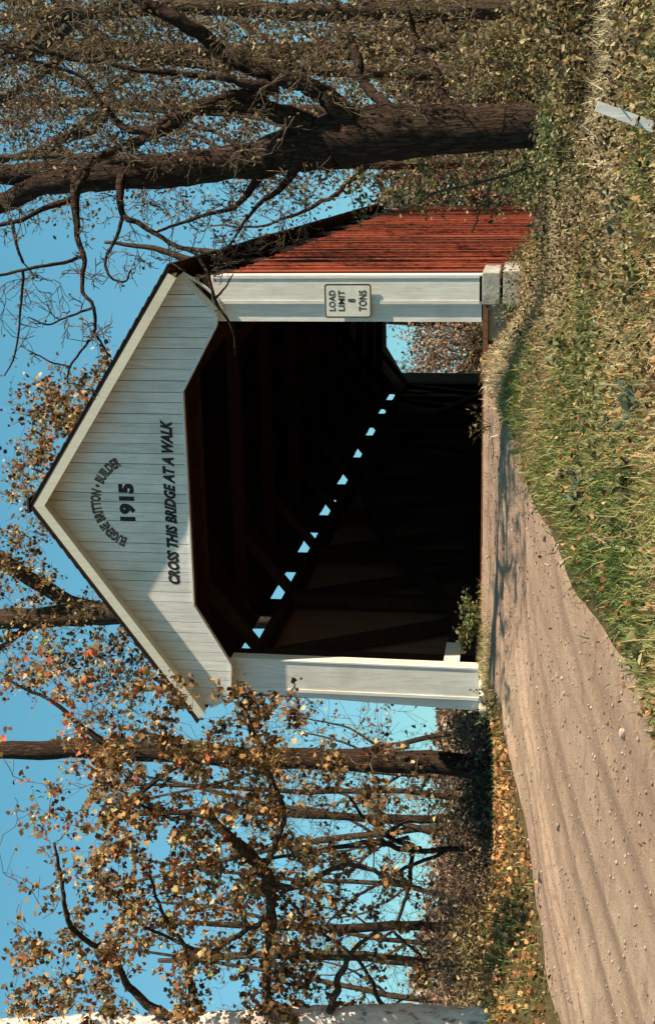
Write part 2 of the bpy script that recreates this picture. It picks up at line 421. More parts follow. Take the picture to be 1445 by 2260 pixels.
# gable boards, one by one
x = -3.08
brks = [p[0] for p in low] + [PK[0]]
while x < 3.06:
    w = random.uniform(.125, .165); x1 = min(x+w, 3.08)
    if 3.08-x1 < .05: x1 = 3.08
    g_w = random.choice((.003, .004, .006, .008)); a, b = x+g_w, x1-.002
    xs = sorted([a, b] + [q for q in brks if a < q < b])
    poly = [(q, lowz(q)) for q in xs] + [(q, roofz(q)-.05) for q in reversed(xs)]
    poly = [p for i, p in enumerate(poly)]
    if poly[-1][1]-poly[0][1] > .03 or True:
        off = random.uniform(0, .0028)
        MB().prism(poly, YG-off, YG+.022).build('gable_board', M['white_paint'], BR)
    x = x1
MB().prism([(q, lowz(q)+.01) for q in [p[0] for p in low]] + [(3.08, roofz(3.08)-.08), (PK[0], PK[1]-.08), (-3.1, roofz(-3.1)-.08)], YG+.026, YG+.05).build('gable_backing', M['dark_timber'], BR)
# lower edge trim
def strip(pts, w, y0, y1, name, mat, parent=BR, side=1):
    mb = MB()
    for (p, q) in zip(pts[:-1], pts[1:]):
        p = np.array(p); q = np.array(q); d = (q-p)/np.linalg.norm(q-p); n = np.array([-d[1], d[0]])*w*side
        mb.prism([tuple(p), tuple(q), tuple(q+n), tuple(p+n)], y0, y1)
    return mb.build(name, mat, parent)
for (p, q) in zip(low[:-1], low[1:]):
    p = np.array(p) ; q = np.array(q); d = (q-p)/np.linalg.norm(q-p); n = np.array([d[1], -d[0]])*.028
    MB().prism([tuple(p+n), tuple(q+n), tuple(q), tuple(p)], YG-.014, YG+.06).build('gable_edge_trim', M['white_paint'], BR)
# rake boards and soffits
def rake(A, B, sgn):
    A = np.array(A); B = np.array(B); d = (B-A)/np.linalg.norm(B-A); n = np.array([d[1], -d[0]])*sgn   # downwards normal
    if n[1] > 0: n = -n
    q = [A+n*.01, B+n*.01, B+n*.135, A+n*.135 if True else None]
    # mitre at the peak: keep both boards to their own side
    A2 = A + np.array([0, -.135*1.28]); A1 = A + np.array([0, -.012])
    poly = [tuple(A1), tuple(B+n*.01), tuple(B+n*.135), tuple(A2)]
    if sgn > 0: poly = poly[::-1]
    MB().prism(poly, YF-.002, YF+.026).build('rake_board', M['cream_trim'], BR)
    # soffit boards, running along the rake, between rake board and gable
    for k in range(2):
        y0 = YF+.03 + k*.135; y1 = y0+.128
        t = .03
        poly = [tuple(A+np.array([0,-.045])), tuple(B+n*.035), tuple(B+n*.060), tuple(A+np.array([0,-.078]))]
        if sgn > 0: poly = poly[::-1]
        MB().prism(poly, y0, y1).build('soffit_board', M['cream_trim'], BR)
rake(PK, EL, 1); rake(PK, ER, -1)
# roof
def slope(A, B, sgn, name):
    A = np.array(A); B = np.array(B); B = B + (B-A)/np.linalg.norm(B-A)*(.02 if sgn > 0 else .08)
    d = (B-A)/np.linalg.norm(B-A); n = np.array([-d[1], d[0]])
    if n[1] < 0: n = -n
    poly = [tuple(A+np.array([0,-.012])), tuple(B), tuple(B+n*.03), tuple(A+np.array([0,.03]))]
    if sgn > 0: poly = poly[::-1]
    r = MB().prism(poly, YF-.004, L+.5).build('roof', M['dark_timber'], BR)
    # shingle courses
    ln = np.linalg.norm(B-A); rows = int(ln/.17); mb = MB()
    for i in range(rows):
        s0 = i*ln/rows; y = YF-.012
        while y < L+.5:
            w = random.uniform(.5, .9) if True else 0
            y1 = min(y+w, L+.52)
            lift = .045+random.uniform(0, .006); jut = random.uniform(0, .015)
            e0 = A + d*(s0) + n*(.032); e1 = A + d*(s0+ln/rows+jut+.02) + n*(.036)
            mb.beam((float((e0[0]+e1[0])/2), y+.004, 0), (float((e0[0]+e1[0])/2), y1-.004, 0), 1, 1)
            k = len(mb.v)-8
            for j, yy_ in ((0, y+.004), (4, y1-.004)):
                q = [e0, e1, e1+n*.022, e0+n*.012]
                for m_ in range(4): mb.v[k+j+m_] = (float(q[m_][0]), yy_, float(q[m_][1]))
            y = y1
    mb.build('shingles', M['shingle'], r, 'stuff')
slope(PK, EL, 1, 'l'); slope(PK, ER, -1, 'r')
MB().beam((PK[0], YF-.014, PK[1]+.06), (PK[0], L+.55, PK[1]+.07), .22, .03).build('ridge_cap', M['shingle'], BR)
# portal frame: left post
def board(name, x0, x1, z0, z1, y0, y1, mat='white_paint', parent=BR, x0t=None, x1t=None):
    x0t = x0 if x0t is None else x0t; x1t = x1 if x1t is None else x1t
    return MB().prism([(x0, z0), (x1, z0), (x1t, z1), (x0t, z1)], y0, y1).build(name, M[mat], parent)
board('portal_board', -3.12, -2.90, -.03, 3.60, -.002, .03, x0t=-3.0)
board('pilaster', -2.945, -2.45, -.02, 3.56, -.030, -.004)
board('moulding', -2.945, -2.90, -.02, 3.56, -.044, -.031)
board('moulding', -2.475, -2.452, -.02, 3.56, -.042, -.031)
MB().box((-2.47, -.003, -.02), (-2.448, .15, 3.56)).build('door_jamb', M['cream_trim'], BR)
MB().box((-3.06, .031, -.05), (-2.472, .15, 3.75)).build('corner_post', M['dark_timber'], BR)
# right post
board('portal_board', 2.45, 2.72, -.01, 3.56, -.002, .03)
board('pilaster', 2.69, 3.07, 0.02, 3.62, -.030, -.004)
board('moulding', 2.69, 2.735, 0.02, 3.60, -.041, -.031)
board('moulding', 3.03, 3.07, 0.02, 3.60, -.041, -.031)
MB().box((2.45, .031, -.05), (2.47, .15, 3.56)).build('door_jamb', M['cream_trim'], BR)
MB().box((3.052, -.003, -.02), (3.078, .16, 3.50)).build('corner_board', M['white_paint'], BR)
MB().box((2.472, .031, -.05), (3.05, .15, 3.75)).build('corner_post', M['dark_timber'], BR)
# hood: short returns joining gable and posts
MB().beam((3.10, -.16, 3.99), (2.62, -.16, 3.53), .20, .025, up=(.7, 0, .7)).build('hood_soffit', M['white_paint'], BR)
MB().beam((-3.10, -.14, 3.82), (-2.97, -.14, 3.56), .24, .025, up=(-.7, 0, .7)).build('hood_soffit', M['white_paint'], BR)
MB().beam((2.60, -.125, 3.545), (2.46, -.125, 3.545), .24, .02).build('hood_soffit', M['white_paint'], BR)
MB().beam((-2.96, -.125, 3.57), (-2.46, -.125, 3.57), .24, .02).build('hood_soffit', M['white_paint'], BR)
pts = [np.array([3.11-.50*t, -.055-.01*k, 4.0-.54*t-.10*math.sin(math.pi*t)]) for k in (0,) for t in np.linspace(0, 1, 8)]
mb = MB()
for a, b in zip(pts[:-1], pts[1:]): mb.beam(a, b, .03, .05, up=(0, 1, .01))
mb.build('cornice_bracket', M['white_paint'], BR)
# portal lintel and knee braces behind the gable
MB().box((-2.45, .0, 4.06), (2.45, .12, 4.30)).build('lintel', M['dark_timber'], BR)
# interior and sides
def side(sx):
    xo = 3.045*sx
    mb = MB(); y = .155
    while y < L:
        w = random.uniform(.19, .26); y1 = min(y+w, L)
        o = random.uniform(0, .012)
        zt = 3.47 + random.uniform(-.01, .01); zb = -1.32+random.uniform(-.05, .05)
        a, b = (xo-sx*.012, xo+sx*(.012+o))
        mb.box((min(a, b), y+.006, zb), (max(a, b), y1-.006, zt)); y = y1
    mb.build('siding', M['red_siding'], BR, 'stuff')
    mb = MB(); y = .3                         # battens over the joints
    while y < L:
        mb.box((min(xo+sx*.026, xo+sx*.045), y, -1.26), (max(xo+sx*.026, xo+sx*.045), y+.045, 3.46)); y += random.choice((.46, .68, .9))
    mb.build('batten', M['red_siding'], BR, 'stuff')
    # inner face of the siding (bare, unpainted)
    x0, x1 = sorted((xo-sx*.016, xo-sx*.03))
    MB().box((x0, .16, -1.0), (x1, L-.02, 3.45)).build('inner_wall', M['inner_wood'], BR)
    # truss: chords, posts, braces, arch
    xi = 2.80*sx
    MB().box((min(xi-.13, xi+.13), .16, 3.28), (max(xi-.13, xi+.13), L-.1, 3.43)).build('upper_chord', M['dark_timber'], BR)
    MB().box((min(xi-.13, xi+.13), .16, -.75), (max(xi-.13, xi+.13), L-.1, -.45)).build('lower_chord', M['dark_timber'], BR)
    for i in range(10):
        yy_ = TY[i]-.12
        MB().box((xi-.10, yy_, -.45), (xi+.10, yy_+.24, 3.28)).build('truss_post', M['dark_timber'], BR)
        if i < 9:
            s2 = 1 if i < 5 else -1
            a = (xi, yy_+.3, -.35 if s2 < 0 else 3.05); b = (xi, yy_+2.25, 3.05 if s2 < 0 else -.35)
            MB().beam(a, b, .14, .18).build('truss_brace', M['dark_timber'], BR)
    pts = [(xi-sx*.20, .3+t*(L-.6), -.6+3.6*math.sin(math.pi*t)) for t in np.linspace(0, 1, 25)]
    mb = MB()
    for a, b in zip(pts[:-1], pts[1:]): mb.beam(a, b, .12, .26)
    mb.build('truss_arch', M['dark_timber'], BR)
    # blocking panels between the roof and the siding, leaving the slits of daylight
    prev = .15
    for (a, b) in OPEN + [(L, L)]:
        if a > prev:
            xa, xb = sorted((xo-sx*.03, xo-sx*.06))
            MB().box((xa, prev, 3.50), (xb, a, roofz(xo)-.03)).build('eave_panel', M['dark_timber'], BR)
        prev = b
    # guard rail
    xg = 2.47*sx
    MB().box((min(xg, xg+sx*.04), .86, .27), (max(xg, xg+sx*.04), L-.2, .47)).build('guard_rail', M['dark_timber'], BR)
    MB().box((min(xg-sx*.02, xg+sx*.03), .06 if sx < 0 else .16, .265), (max(xg-sx*.02, xg+sx*.03), .85, .49)).build('guard_rail_sunlit_end', M['cream_trim'], BR)  # sunlit stretch of rail: sunlight put into the colour by a pale board
TY = [.85, 3.4, 5.86, 8.4, 10.95, 13.5, 16.25, 18.85, 21.4, 23.65]
OPEN = [(1.57,3.01),(3.8,5.3),(6.42,7.8),(9.0,10.3),(11.6,12.75),(14.3,15.6),(16.9,18.1),(19.6,20.7),(22.1,23.2)]
side(-1); side(1)
for i in range(10):
    y = TY[i]-.1
    MB().box((-2.9, y, 4.10), (2.9, y+.2, 4.30)).build('tie_beam', M['dark_timber'], BR)
    for sx in (-1, 1):
        MB().beam((2.66*sx, y+.1, 3.35), (1.7*sx, y+.1, 4.12), .14, .16).build('knee_brace', M['dark_timber'], BR)
for y in sorted(q+d for q in TY for d in (-.30, .22)):
    for E_ in (EL, ER):
        MB().beam((PK[0], y, PK[1]-.10), (E_[0]*.97, y, E_[1]-.02), .06, .13).build('rafter', M['dark_timber'], BR)
mb = MB(); y = -.05
while y < L-.02:
    w = .23; mb.box((-2.68, y+.004, -.09+random.uniform(-.006, .004)), (2.68, y+w-.004, -.03)); y += w
mb.build('floor_planks', M['inner_wood'], BR, 'stuff')
for sx in (-1.9, -.9, 0, .9, 1.9):
    MB().box((sx-.1, .1, -.4), (sx+.1, L-.1, -.095)).build('floor_beam', M['dark_timber'], BR)
# far portal wall
far = [(-3.03, -.8), (-2.45, -.8), (-2.45, 3.5), (-1.56, 4.02), (1.53, 4.02), (2.45, 3.5), (2.45, -.8), (3.03, -.8), (3.03, roofz(3.03)-.06), (PK[0], PK[1]-.06), (-3.03, roofz(-3.03)-.06)]
MB().prism(far, L+.002, L+.04).build('far_gable', M['white_paint'], BR)
MB().box((-3.0, .6, -3.2), (3.0, 2.2, -.78)).build('abutment', M['concrete'], BR)
MB().box((-3.0, 22.2, -3.2), (3.0, 24.6, -.78)).build('abutment', M['concrete'], BR)

# lettering -------------------------------------------------
def text_mesh(s, size, shear=0., offset=0., spacing=1., sx=1.):
    cu = bpy.data.curves.new('lettering', 'FONT'); cu.body = s; cu.size = size; cu.shear = shear
    cu.offset = offset; cu.space_character = spacing; cu.extrude = .0004; cu.resolution_u = 3
    o = bpy.data.objects.new('tmp_text', cu); COL.objects.link(o)
    dg = bpy.context.evaluated_depsgraph_get(); me = bpy.data.meshes.new_from_object(o.evaluated_get(dg))
    bpy.data.objects.remove(o)
    n = len(me.vertices); co = np.empty(n*3, np.float32); me.vertices.foreach_get('co', co); co = co.reshape(-1, 3)
    return me, co
def place_text(s, x0, x1, zb, h, y, mat, parent, name='lettering', shear=0., bold=.0, tilt=0., arc=None):
    me, co = text_mesh(s, 1.0, shear, bold, 1.05)
    lo, hi = co.min(0), co.max(0)
    # single-line caps: normalise to the wanted box
    nx_ = (co[:, 0]-lo[0])/(hi[0]-lo[0]); nz_ = (co[:, 1]-lo[1])/(hi[1]-lo[1])
    yd = y - (co[:, 2])
    if arc is None:
        X_ = x0 + nx_*(x1-x0); Z_ = zb + nz_*h + tilt*nx_
    else:
        cx, cz, r, a0, a1 = arc
        an = a0 + (a1-a0)*nx_; rr = r + nz_*h
        X_ = cx + rr*np.cos(an); Z_ = cz + rr*np.sin(an)
    out = np.stack([X_, yd, Z_], -1).astype(np.float32)
    me.vertices.foreach_set('co', out.ravel()); me.update()
    return link(name, me, parent, M[mat])
YT = YG-.0040
place_text('CROSS THIS BRIDGE AT A WALK', -1.25, 1.14, 4.180, .172, YT, 'black_paint', BR, shear=.35, bold=.06)
place_text('1915', -.335, .215, 4.770, .235, YT, 'black_paint', BR, bold=.065)
place_text('EUGENE BRITTON • BUILDER', 0, 0, 0, .155, YT, 'faded_paint', BR, bold=.06, arc=(-.055, 4.70, .565, math.radians(158), math.radians(24)))

# load limit sign -------------------------------------------
SG = empty('load_limit_sign', (2.735, -.06, 1.76), 'small white load limit sign with thin black border nailed to the right portal post', 'sign')
def rrect(x0, z0, x1, z1, r, n=5):
    P = []
    for (cx, cz, a0) in ((x1-r, z0+r, -90), (x1-r, z1-r, 0), (x0+r, z1-r, 90), (x0+r, z0+r, 180)):
        for i in range(n+1):
            a = math.radians(a0+90*i/n); P.append((cx+r*math.cos(a), cz+r*math.sin(a)))
    return P
sx0, sx1, sz0, sz1 = 2.505, 2.965, 1.44, 2.075
MB().prism(rrect(sx0, sz0, sx1, sz1, .04), -.066, -.062).build('sign_plate', M['sign_face'], SG)
o_ = rrect(sx0+.006, sz0+.006, sx1-.006, sz1-.006, .036); i_ = rrect(sx0+.022, sz0+.022, sx1-.022, sz1-.022, .024)
mb = MB(); kk = len(o_)
mb.v = [(p[0], -.0675, p[1]) for p in o_] + [(p[0], -.0675, p[1]) for p in i_]
mb.f = [(i, (i+1) % kk, kk+(i+1) % kk, kk+i) for i in range(kk)]
mb.build('border_line', M['black_paint'], SG)
MB().box((2.66, -.0615, 1.5), (2.80, -.044, 2.0)).build('sign_backing', M['dark_timber'], SG)
for (s, zb, h, xa, xb) in (('LOAD', 1.925, .085, 2.60, 2.875), ('LIMIT', 1.80, .085, 2.60, 2.875), ('8', 1.655, .10, 2.715, 2.765), ('TONS', 1.505, .105, 2.60, 2.875)):
    place_text(s, xa, xb, zb, h, -.0680, 'black_paint', SG, bold=.02)

# footings --------------------------------------------------
FT = empty('stone_footing', (-2.8, -.1, -.4), 'low pale rubble stone footing under the left portal post', 'stone footing')
def rock(name, c, s, mat, parent, seed, kind=None):
    rr = random.Random(seed); mb = MB()
    import bmesh
    bm = bmesh.new(); bmesh.ops.create_icosphere(bm, subdivisions=2, radius=1)
    for v_ in bm.verts:
        q = v_.co; m_ = max(abs(q.x), abs(q.y), abs(q.z)); f = (1/m_)**.55
        q *= f*(1+rr.uniform(-.07, .07)); v_.co = Vector((c[0]+q.x*s[0], c[1]+q.y*s[1], c[2]+q.z*s[2]))
    me = bpy.data.meshes.new(name); bm.to_mesh(me); bm.free()
    return link(name, me, parent, M[mat], kind)
sd = 0
for row, zc in enumerate((-.09, -.22, -.34)):
    xx = -3.12 + (row % 2)*.06
    while xx < -2.38:
        w = random.uniform(.12, .24)
        rock('stone', (xx+w/2, -.06-.03*row+random.uniform(-.03, .03), zc), (w/2*.95, .14, .068), 'stone', FT, sd); sd += 1; xx += w
FC = empty('concrete_footing', (2.87, 0, -.5), 'two stacked grey concrete blocks under the right portal post', 'concrete footing')
def cblock(x0, x1, z0, z1, y0, y1):
    import bmesh
    bm = bmesh.new(); bmesh.ops.create_cube(bm, size=1)
    for v_ in bm.verts: v_.co = Vector(((x0+x1)/2+v_.co.x*(x1-x0), (y0+y1)/2+v_.co.y*(y1-y0), (z0+z1)/2+v_.co.z*(z1-z0)))
    bmesh.ops.bevel(bm, geom=list(bm.edges), offset=.012, segments=2, affect='EDGES')
    me = bpy.data.meshes.new('block'); bm.to_mesh(me); bm.free(); return link('block', me, FC, M['concrete'])
cblock(2.68, 3.10, -.25, -.015, -.06, 1.2); cblock(2.67, 3.12, -.85, -.285, -.07, 1.4)
MB().box((2.2, .08, -.9), (2.66, 1.2, -.1)).build('rubble_core', M['stone'], FC)

#@@VEG
# ------------------------------------------------------------------ vegetation tools
def rotmats(n, up_bias=0.0):
    q = RNG.normal(size=(n, 4)); q /= np.linalg.norm(q, axis=1)[:, None]
    w, x, y, z = q.T
    return np.stack([np.stack([1-2*(y*y+z*z), 2*(x*y-z*w), 2*(x*z+y*w)], -1),
                     np.stack([2*(x*y+z*w), 1-2*(x*x+z*z), 2*(y*z-x*w)], -1),
                     np.stack([2*(x*z-y*w), 2*(y*z+x*w), 1-2*(x*x+y*y)], -1)], 1)
# leaf outlines: (vertices, faces); x along the leaf, y across, z out of the blade
LEAF_LOBED = (np.array([[0,0,0],[.30,.42,.10],[.62,.50,.16],[.70,.22,.05],[1.0,0,-.06],[.70,-.24,.05],[.60,-.52,.14],[.28,-.40,.12],[.45,0,-.05]]),
              np.array([[0,8,2,1],[8,4,3,2],[0,7,6,8],[8,6,5,4]]))
LEAF_OVAL = (np.array([[0,0,0],[.35,.26,.07],[.8,.20,.05],[1.,0,-.05],[.8,-.20,.05],[.35,-.26,.07]]),
             np.array([[0,3,2,1],[0,5,4,3]]))
LEAF_NARROW = (np.array([[0,0,0],[.45,.11,.02],[1.,0,-.08],[.45,-.11,.02]]), np.array([[0,3,2,1]]))
def leaves_mesh(name, P, size, tmpl, tint, stretch=None):
    V, Fc = tmpl; n = len(P); k = len(V)
    Rm = rotmats(n)
    sz = np.broadcast_to(size, (n,))
    vv = np.einsum('nij,kj->nki', Rm, V - np.array([.5, 0, 0])) * sz[:, None, None] + P[:, None, :]
    ff = (Fc[None] + (np.arange(n)*k)[:, None, None]).reshape(-1, Fc.shape[1])
    return fast_mesh(name, vv.reshape(-1, 3), ff, np.repeat(tint, len(Fc)))
class Tree:
    """limbs are placed by hand; twigs reach from the nearest wood to scattered growing points"""
    def __init__(s, name, base, label, cat='tree', group=None, bark='bark_dark', twig='bark_twig'):
        s.e = empty(name, base, label, cat, group); s.bk = bark; s.tw = twig
        s.N = []; s.Rr = []; s.twigs = []; s.ends = []
    def limb(s, pts, name='limb', n=8, sub=6, wob=.012, rough=.06, nodes=True):
        c = spline(pts, sub)
        k = len(c)
        j = np.cumsum(RNG.normal(size=(k, 3)), axis=0)*wob; j -= np.linspace(0, 1, k)[:, None]*j[-1]
        c[:, :3] += j
        MB().tube(c[:, :3], c[:, 3], n, rough).build(name, M[s.bk], s.e, smooth=True)
        if nodes:
            s.N += list(c[:, :3]); s.Rr += list(c[:, 3])
        return c
    def px(s, rows, name='limb', **kw):
        """rows of (u, v, width px, depth y)"""
        out = []
        for (u, v, w, y) in rows:
            p = at(u, v, y); dist = np.dot(p-CAM, F_)
            out.append((p[0], p[1], p[2], w*dist/FPX/2))
        return s.limb(out, name, **kw)
    def grow(s, A, rmax=.02, kink=.10, sag=0.0, seg=5, tip=.003, fork=2, forklen=.35):
        N = [np.array(q) for q in s.N]; Rr = list(s.Rr)
        base = np.array(N); d0 = np.array([np.min(np.linalg.norm(base-a, axis=1)) for a in A])
        for ai in np.argsort(d0):
            a = A[ai]; NN = np.array(N)
            d = np.linalg.norm(NN-a, axis=1); i = int(np.argmin(d)); D = d[i]
            if D < .03: continue
            r0 = min(Rr[i]*.7, rmax, .004+D*.011); p0 = NN[i]
            t = np.linspace(0, 1, seg+1)[:, None]
            path = p0 + (a-p0)*t
            kk = RNG.normal(size=3)*kink*D; kk -= np.dot(kk, a-p0)/(D*D)*(a-p0)
            path = path + kk*np.sin(np.pi*t) + np.array([0, 0, 1])*sag*D*np.sin(np.pi*t)
            path[1:-1] += RNG.normal(size=(seg-1, 3))*D*.035
            rad = np.linspace(r0, tip, seg+1)
            s.twigs.append((path, rad))
            for q, r in zip(path[1:], rad[1:]): N.append(q); Rr.append(max(r, tip))
            s.ends.append(path)
            for f in range(fork):
                j = random.randint(1, seg-1); q = path[j]
                dirn = (a-p0)/D + RNG.normal(size=3)*.7; dirn /= np.linalg.norm(dirn)
                ln = forklen*random.uniform(.4, 1.1)*min(1, D*1.5)
                tt = np.linspace(0, 1, 4)[:, None]
                pth = q + dirn*ln*tt + RNG.normal(size=(4, 3))*ln*.08*tt
                s.twigs.append((pth, np.linspace(rad[j]*.7, tip*.7, 4))); s.ends.append(pth)
    def finish_twigs(s, n=4, name='twigs'):
        mb = MB()
        for p, r in s.twigs: mb.tube(p, r, n)
        if s.twigs: mb.build(name, M[s.tw], s.e, 'stuff', smooth=True)
    def leaf_points(s, per, spread):
        out = []
        for p in s.ends:
            k = RNG.poisson(per)
            if k == 0: continue
            t = RNG.uniform(.35, 1.03, k)*(len(p)-1); i = np.clip(t.astype(int), 0, len(p)-2); f = (t-i)[:, None]
            out.append(p[i]*(1-f)+p[i+1]*f + RNG.normal(size=(k, 3))*spread)
        return np.concatenate(out) if out else np.zeros((0, 3))
    def leaves(s, per, spread, size, mat, tmpl=LEAF_OVAL, name='crown', tints=None, P=None, single=0):
        if P is None: P = s.leaf_points(per, spread)
        n = len(P)
        if n == 0: return
        base = vnoise(P[:, 0]*3+P[:, 1]*2, P[:, 2]*3, 31)*.35
        tint = np.clip(RNG.beta(1.6, 1.6, n) + base, 0, 1) if tints is None else tints(P)
        sz = size*RNG.uniform(.6, 1.25, n)
        if single:
            dist = np.linalg.norm(P-CAM, axis=1)
            order = np.argsort(-(sz/dist)); order = [i for i in order if vis(P[i])][:single]
            rest = np.setdiff1d(np.arange(n), order)
            protos = []
            for t in np.linspace(.04, 1, 14):
                V, Fc = tmpl
                me = fast_mesh('leaf', (V-np.array([.5, 0, 0]))*1.0, Fc, np.full(len(Fc), t)); me.materials.append(M[mat]); protos.append(me)
            Rm = rotmats(len(order)); eb = np.array(s.e.location)
            for j, i in enumerate(order):
                o = bpy.data.objects.new('leaf', protos[int(tint[i]*13.99)]); COL.objects.link(o); o.parent = s.e
                m4 = Matrix(Rm[j].tolist()).to_4x4(); m4 = Matrix.Translation(Vector(P[i]-eb)) @ m4 @ Matrix.Scale(float(sz[i]), 4)
                o.matrix_local = m4
            P, sz, tint = P[rest], sz[rest], tint[rest]
        link(name, leaves_mesh(name, P, sz, tmpl, tint), s.e, M[mat], 'stuff' if single else None)
def uvof(p):
    d = p-CAM; z = np.dot(d, F_); return PPX+FPX*np.dot(d, R_)/z, PPY-FPX*np.dot(d, U_)/z
def vis(p):
    u, v = uvof(p); return 0 < u < 2260 and 0 < v < 1445
def scat(rects):
    """growing points: rows (u0, v0, u1, v1, y0, y1, count), spread in depth"""
    out = []
    for (u0, v0, u1, v1, y0, y1, n) in rects:
        for _ in range(n): out.append(at(random.uniform(u0, u1), random.uniform(v0, v1), random.uniform(y0, y1)))
    return np.array(out)
def gz(x, y): return float(height(x, y))

# --- the big dark tree right of the bridge
Y0 = -3.0
b = at(1983, 1290, Y0)
T = Tree('leaning_tree', (b[0], b[1], gz(b[0], b[1])), 'big dark rough barked forked tree beside the red wall, leaning left over the bridge')
tr = T.px([(1982,1400,125,Y0),(1983,1300,112,Y0),(1985,1200,98,Y0),(1988,1080,100,Y0),(1984,960,108,Y0),(1975,840,122,Y0),(1962,740,128,Y0),(1948,660,112,Y0),(1928,590,92,Y0),(1910,500,74,Y0),(1896,400,78,Y0),(1887,310,72,Y0),(1880,235,66,Y0),(1862,150,58,Y0),(1842,75,48,Y0),(1815,0,44,Y0),(1780,-120,36,Y0),(1720,-260,22,Y0)], 'trunk', n=16, sub=5, rough=.05)
T.px([(1878,230,50,Y0),(1876,120,50,Y0+.1),(1868,0,44,Y0+.2),(1860,-140,32,Y0+.3),(1880,-300,20,Y0+.4)])
T.px([(1975,790,56,Y0),(2015,740,50,Y0-.1),(2045,700,44,Y0-.1),(2066,620,38,Y0-.2),(2095,550,36,Y0-.2),(2140,480,34,Y0-.2),(2185,420,32,Y0-.3),(2220,360,32,Y0-.3),(2258,310,30,Y0-.3),(2330,200,22,Y0-.3)])
T.px([(2066,615,30,Y0-.2),(2078,520,18,Y0-.3),(2086,450,16,Y0-.3),(2100,325,13,Y0-.4),(2122,210,11,Y0-.4),(2150,80,8,Y0-.4),(2170,-40,6,Y0-.4)])
T.px([(2064,600,28,Y0-.2),(2058,545,24,Y0-.3),(2040,475,22,Y0-.4),(2012,405,20,Y0-.4),(1985,350,22,Y0-.4),(1945,285,20,Y0-.4),(1918,225,18,Y0-.5),(1890,190,16,Y0-.5),(1828,168,14,Y0-.5)])
T.px([(1985,690,60,Y0),(2006,620,42,Y0-.1),(2020,560,34,Y0-.15),(2027,510,30,Y0-.2),(2018,440,28,Y0-.25),(1990,375,26,Y0-.3),(1968,335,24,Y0-.4),(1940,290,18,Y0-.45)])
T.px([(1968,335,22,Y0-.4),(1990,270,14,Y0-.4),(2040,230,10,Y0-.4),(2100,160,8,Y0-.4),(2130,60,7,Y0-.4),(2170,-30,5,Y0-.4)])
T.px([(1965,900,50,Y0),(2030,850,26,Y0+.2),(2080,800,20,Y0+.4),(2140,790,18,Y0+.6),(2200,760,14,Y0+.8),(2262,735,12,Y0+.8)])
T.px([(1990,1010,40,Y0),(2040,985,22,Y0+.2),(2110,960,18,Y0+.4),(2180,920,15,Y0+.6),(2262,880,12,Y0+.6)])
# bare branches hanging across the sky towards the gable
T.px([(1862,170,26,Y0-.2),(1822,165,22,Y0-.4),(1770,168,16,Y0-.5),(1735,172,13,Y0-.6),(1695,185,12,Y0-.7),(1650,181,10,Y0-.8),(1613,184,9,Y0-.9),(1580,206,8,Y0-1),(1525,208,7,Y0-1),(1495,188,6,Y0-1),(1452,157,5,Y0-1),(1415,150,4,Y0-1)], wob=.004)
T.px([(1452,157,5,Y0-1),(1462,110,4,Y0-1),(1487,62,3,Y0-1)], wob=.003)
T.px([(1525,208,6,Y0-1),(1500,225,5,Y0-1),(1475,240,4,Y0-1)], wob=.003)
T.px([(1580,206,6,Y0-1),(1560,150,5,Y0-1),(1545,105,4,Y0-1),(1560,62,3,Y0-1)], wob=.003)
T.px([(1695,186,9,Y0-.7),(1680,140,8,Y0-.7),(1668,60,7,Y0-.8),(1650,-10,6,Y0-.8)], wob=.003)
T.px([(1664,52,7,Y0-.8),(1620,52,6,Y0-.8),(1560,48,5,Y0-.8),(1480,35,4,Y0-.8),(1430,10,3,Y0-.8)], wob=.003)
T.px([(1822,165,16,Y0-.4),(1800,95,12,Y0-.5),(1772,40,10,Y0-.5),(1760,-30,8,Y0-.5)], wob=.003)
T.px([(1772,28,9,Y0-.5),(1710,40,7,Y0-.6),(1680,52,6,Y0-.6)], wob=.003)
T.px([(1885,275,26,Y0-.1),(1850,264,20,Y0-.2),(1790,272,14,Y0-.4),(1768,310,12,Y0-.5),(1745,345,11,Y0-.6),(1718,385,10,Y0-.7),(1700,430,9,Y0-.8),(1668,452,8,Y0-.9),(1625,466,8,Y0-1),(1590,478,7,Y0-1),(1560,500,6,Y0-1),(1525,515,5,Y0-1),(1475,520,3,Y0-1)], wob=.003)
T.px([(1600,474,6,Y0-1),(1630,500,4,Y0-1),(1655,515,3,Y0-1)], wob=.003)
T.px([(1790,272,10,Y0-.4),(1735,255,8,Y0-.5),(1690,232,7,Y0-.6),(1655,242,6,Y0-.7),(1640,275,5,Y0-.7),(1665,290,4,Y0-.7)], wob=.003)
T.px([(1925,600,30,Y0-.05),(1872,572,22,Y0-.1),(1805,520,12,Y0-.3),(1790,470,9,Y0-.4),(1770,400,7,Y0-.5),(1748,345,6,Y0-.6)], wob=.003)
T.px([(1935,665,34,Y0-.05),(1885,648,24,Y0-.1),(1840,610,14,Y0-.2),(1815,570,10,Y0-.3),(1760,530,7,Y0-.4),(1715,500,5,Y0-.4),(1690,470,4,Y0-.4)], wob=.003)
T.grow(scat([(1500,0,1880,260,-4.2,-2.4,55),(1640,240,1860,520,-4.2,-2.4,60),(1700,480,1860,680,-4,-2.4,45),(1390,20,1600,230,-4.3,-3.6,14),(1880,0,2260,700,-4.5,-2,170),(2000,600,2260,1100,-4,-2,90),(1850,-200,2100,0,-4,-2.5,25),(1880,0,2260,500,-4.8,-3,90)]), rmax=.026, kink=.22, fork=5, forklen=.55, tip=.0055)
T.finish_twigs()
P = T.leaf_points(1.5, .05)
keep = [(uvof(p)[0] > 1700 + 350*RNG.random()) or RNG.random() < .12 for p in P]
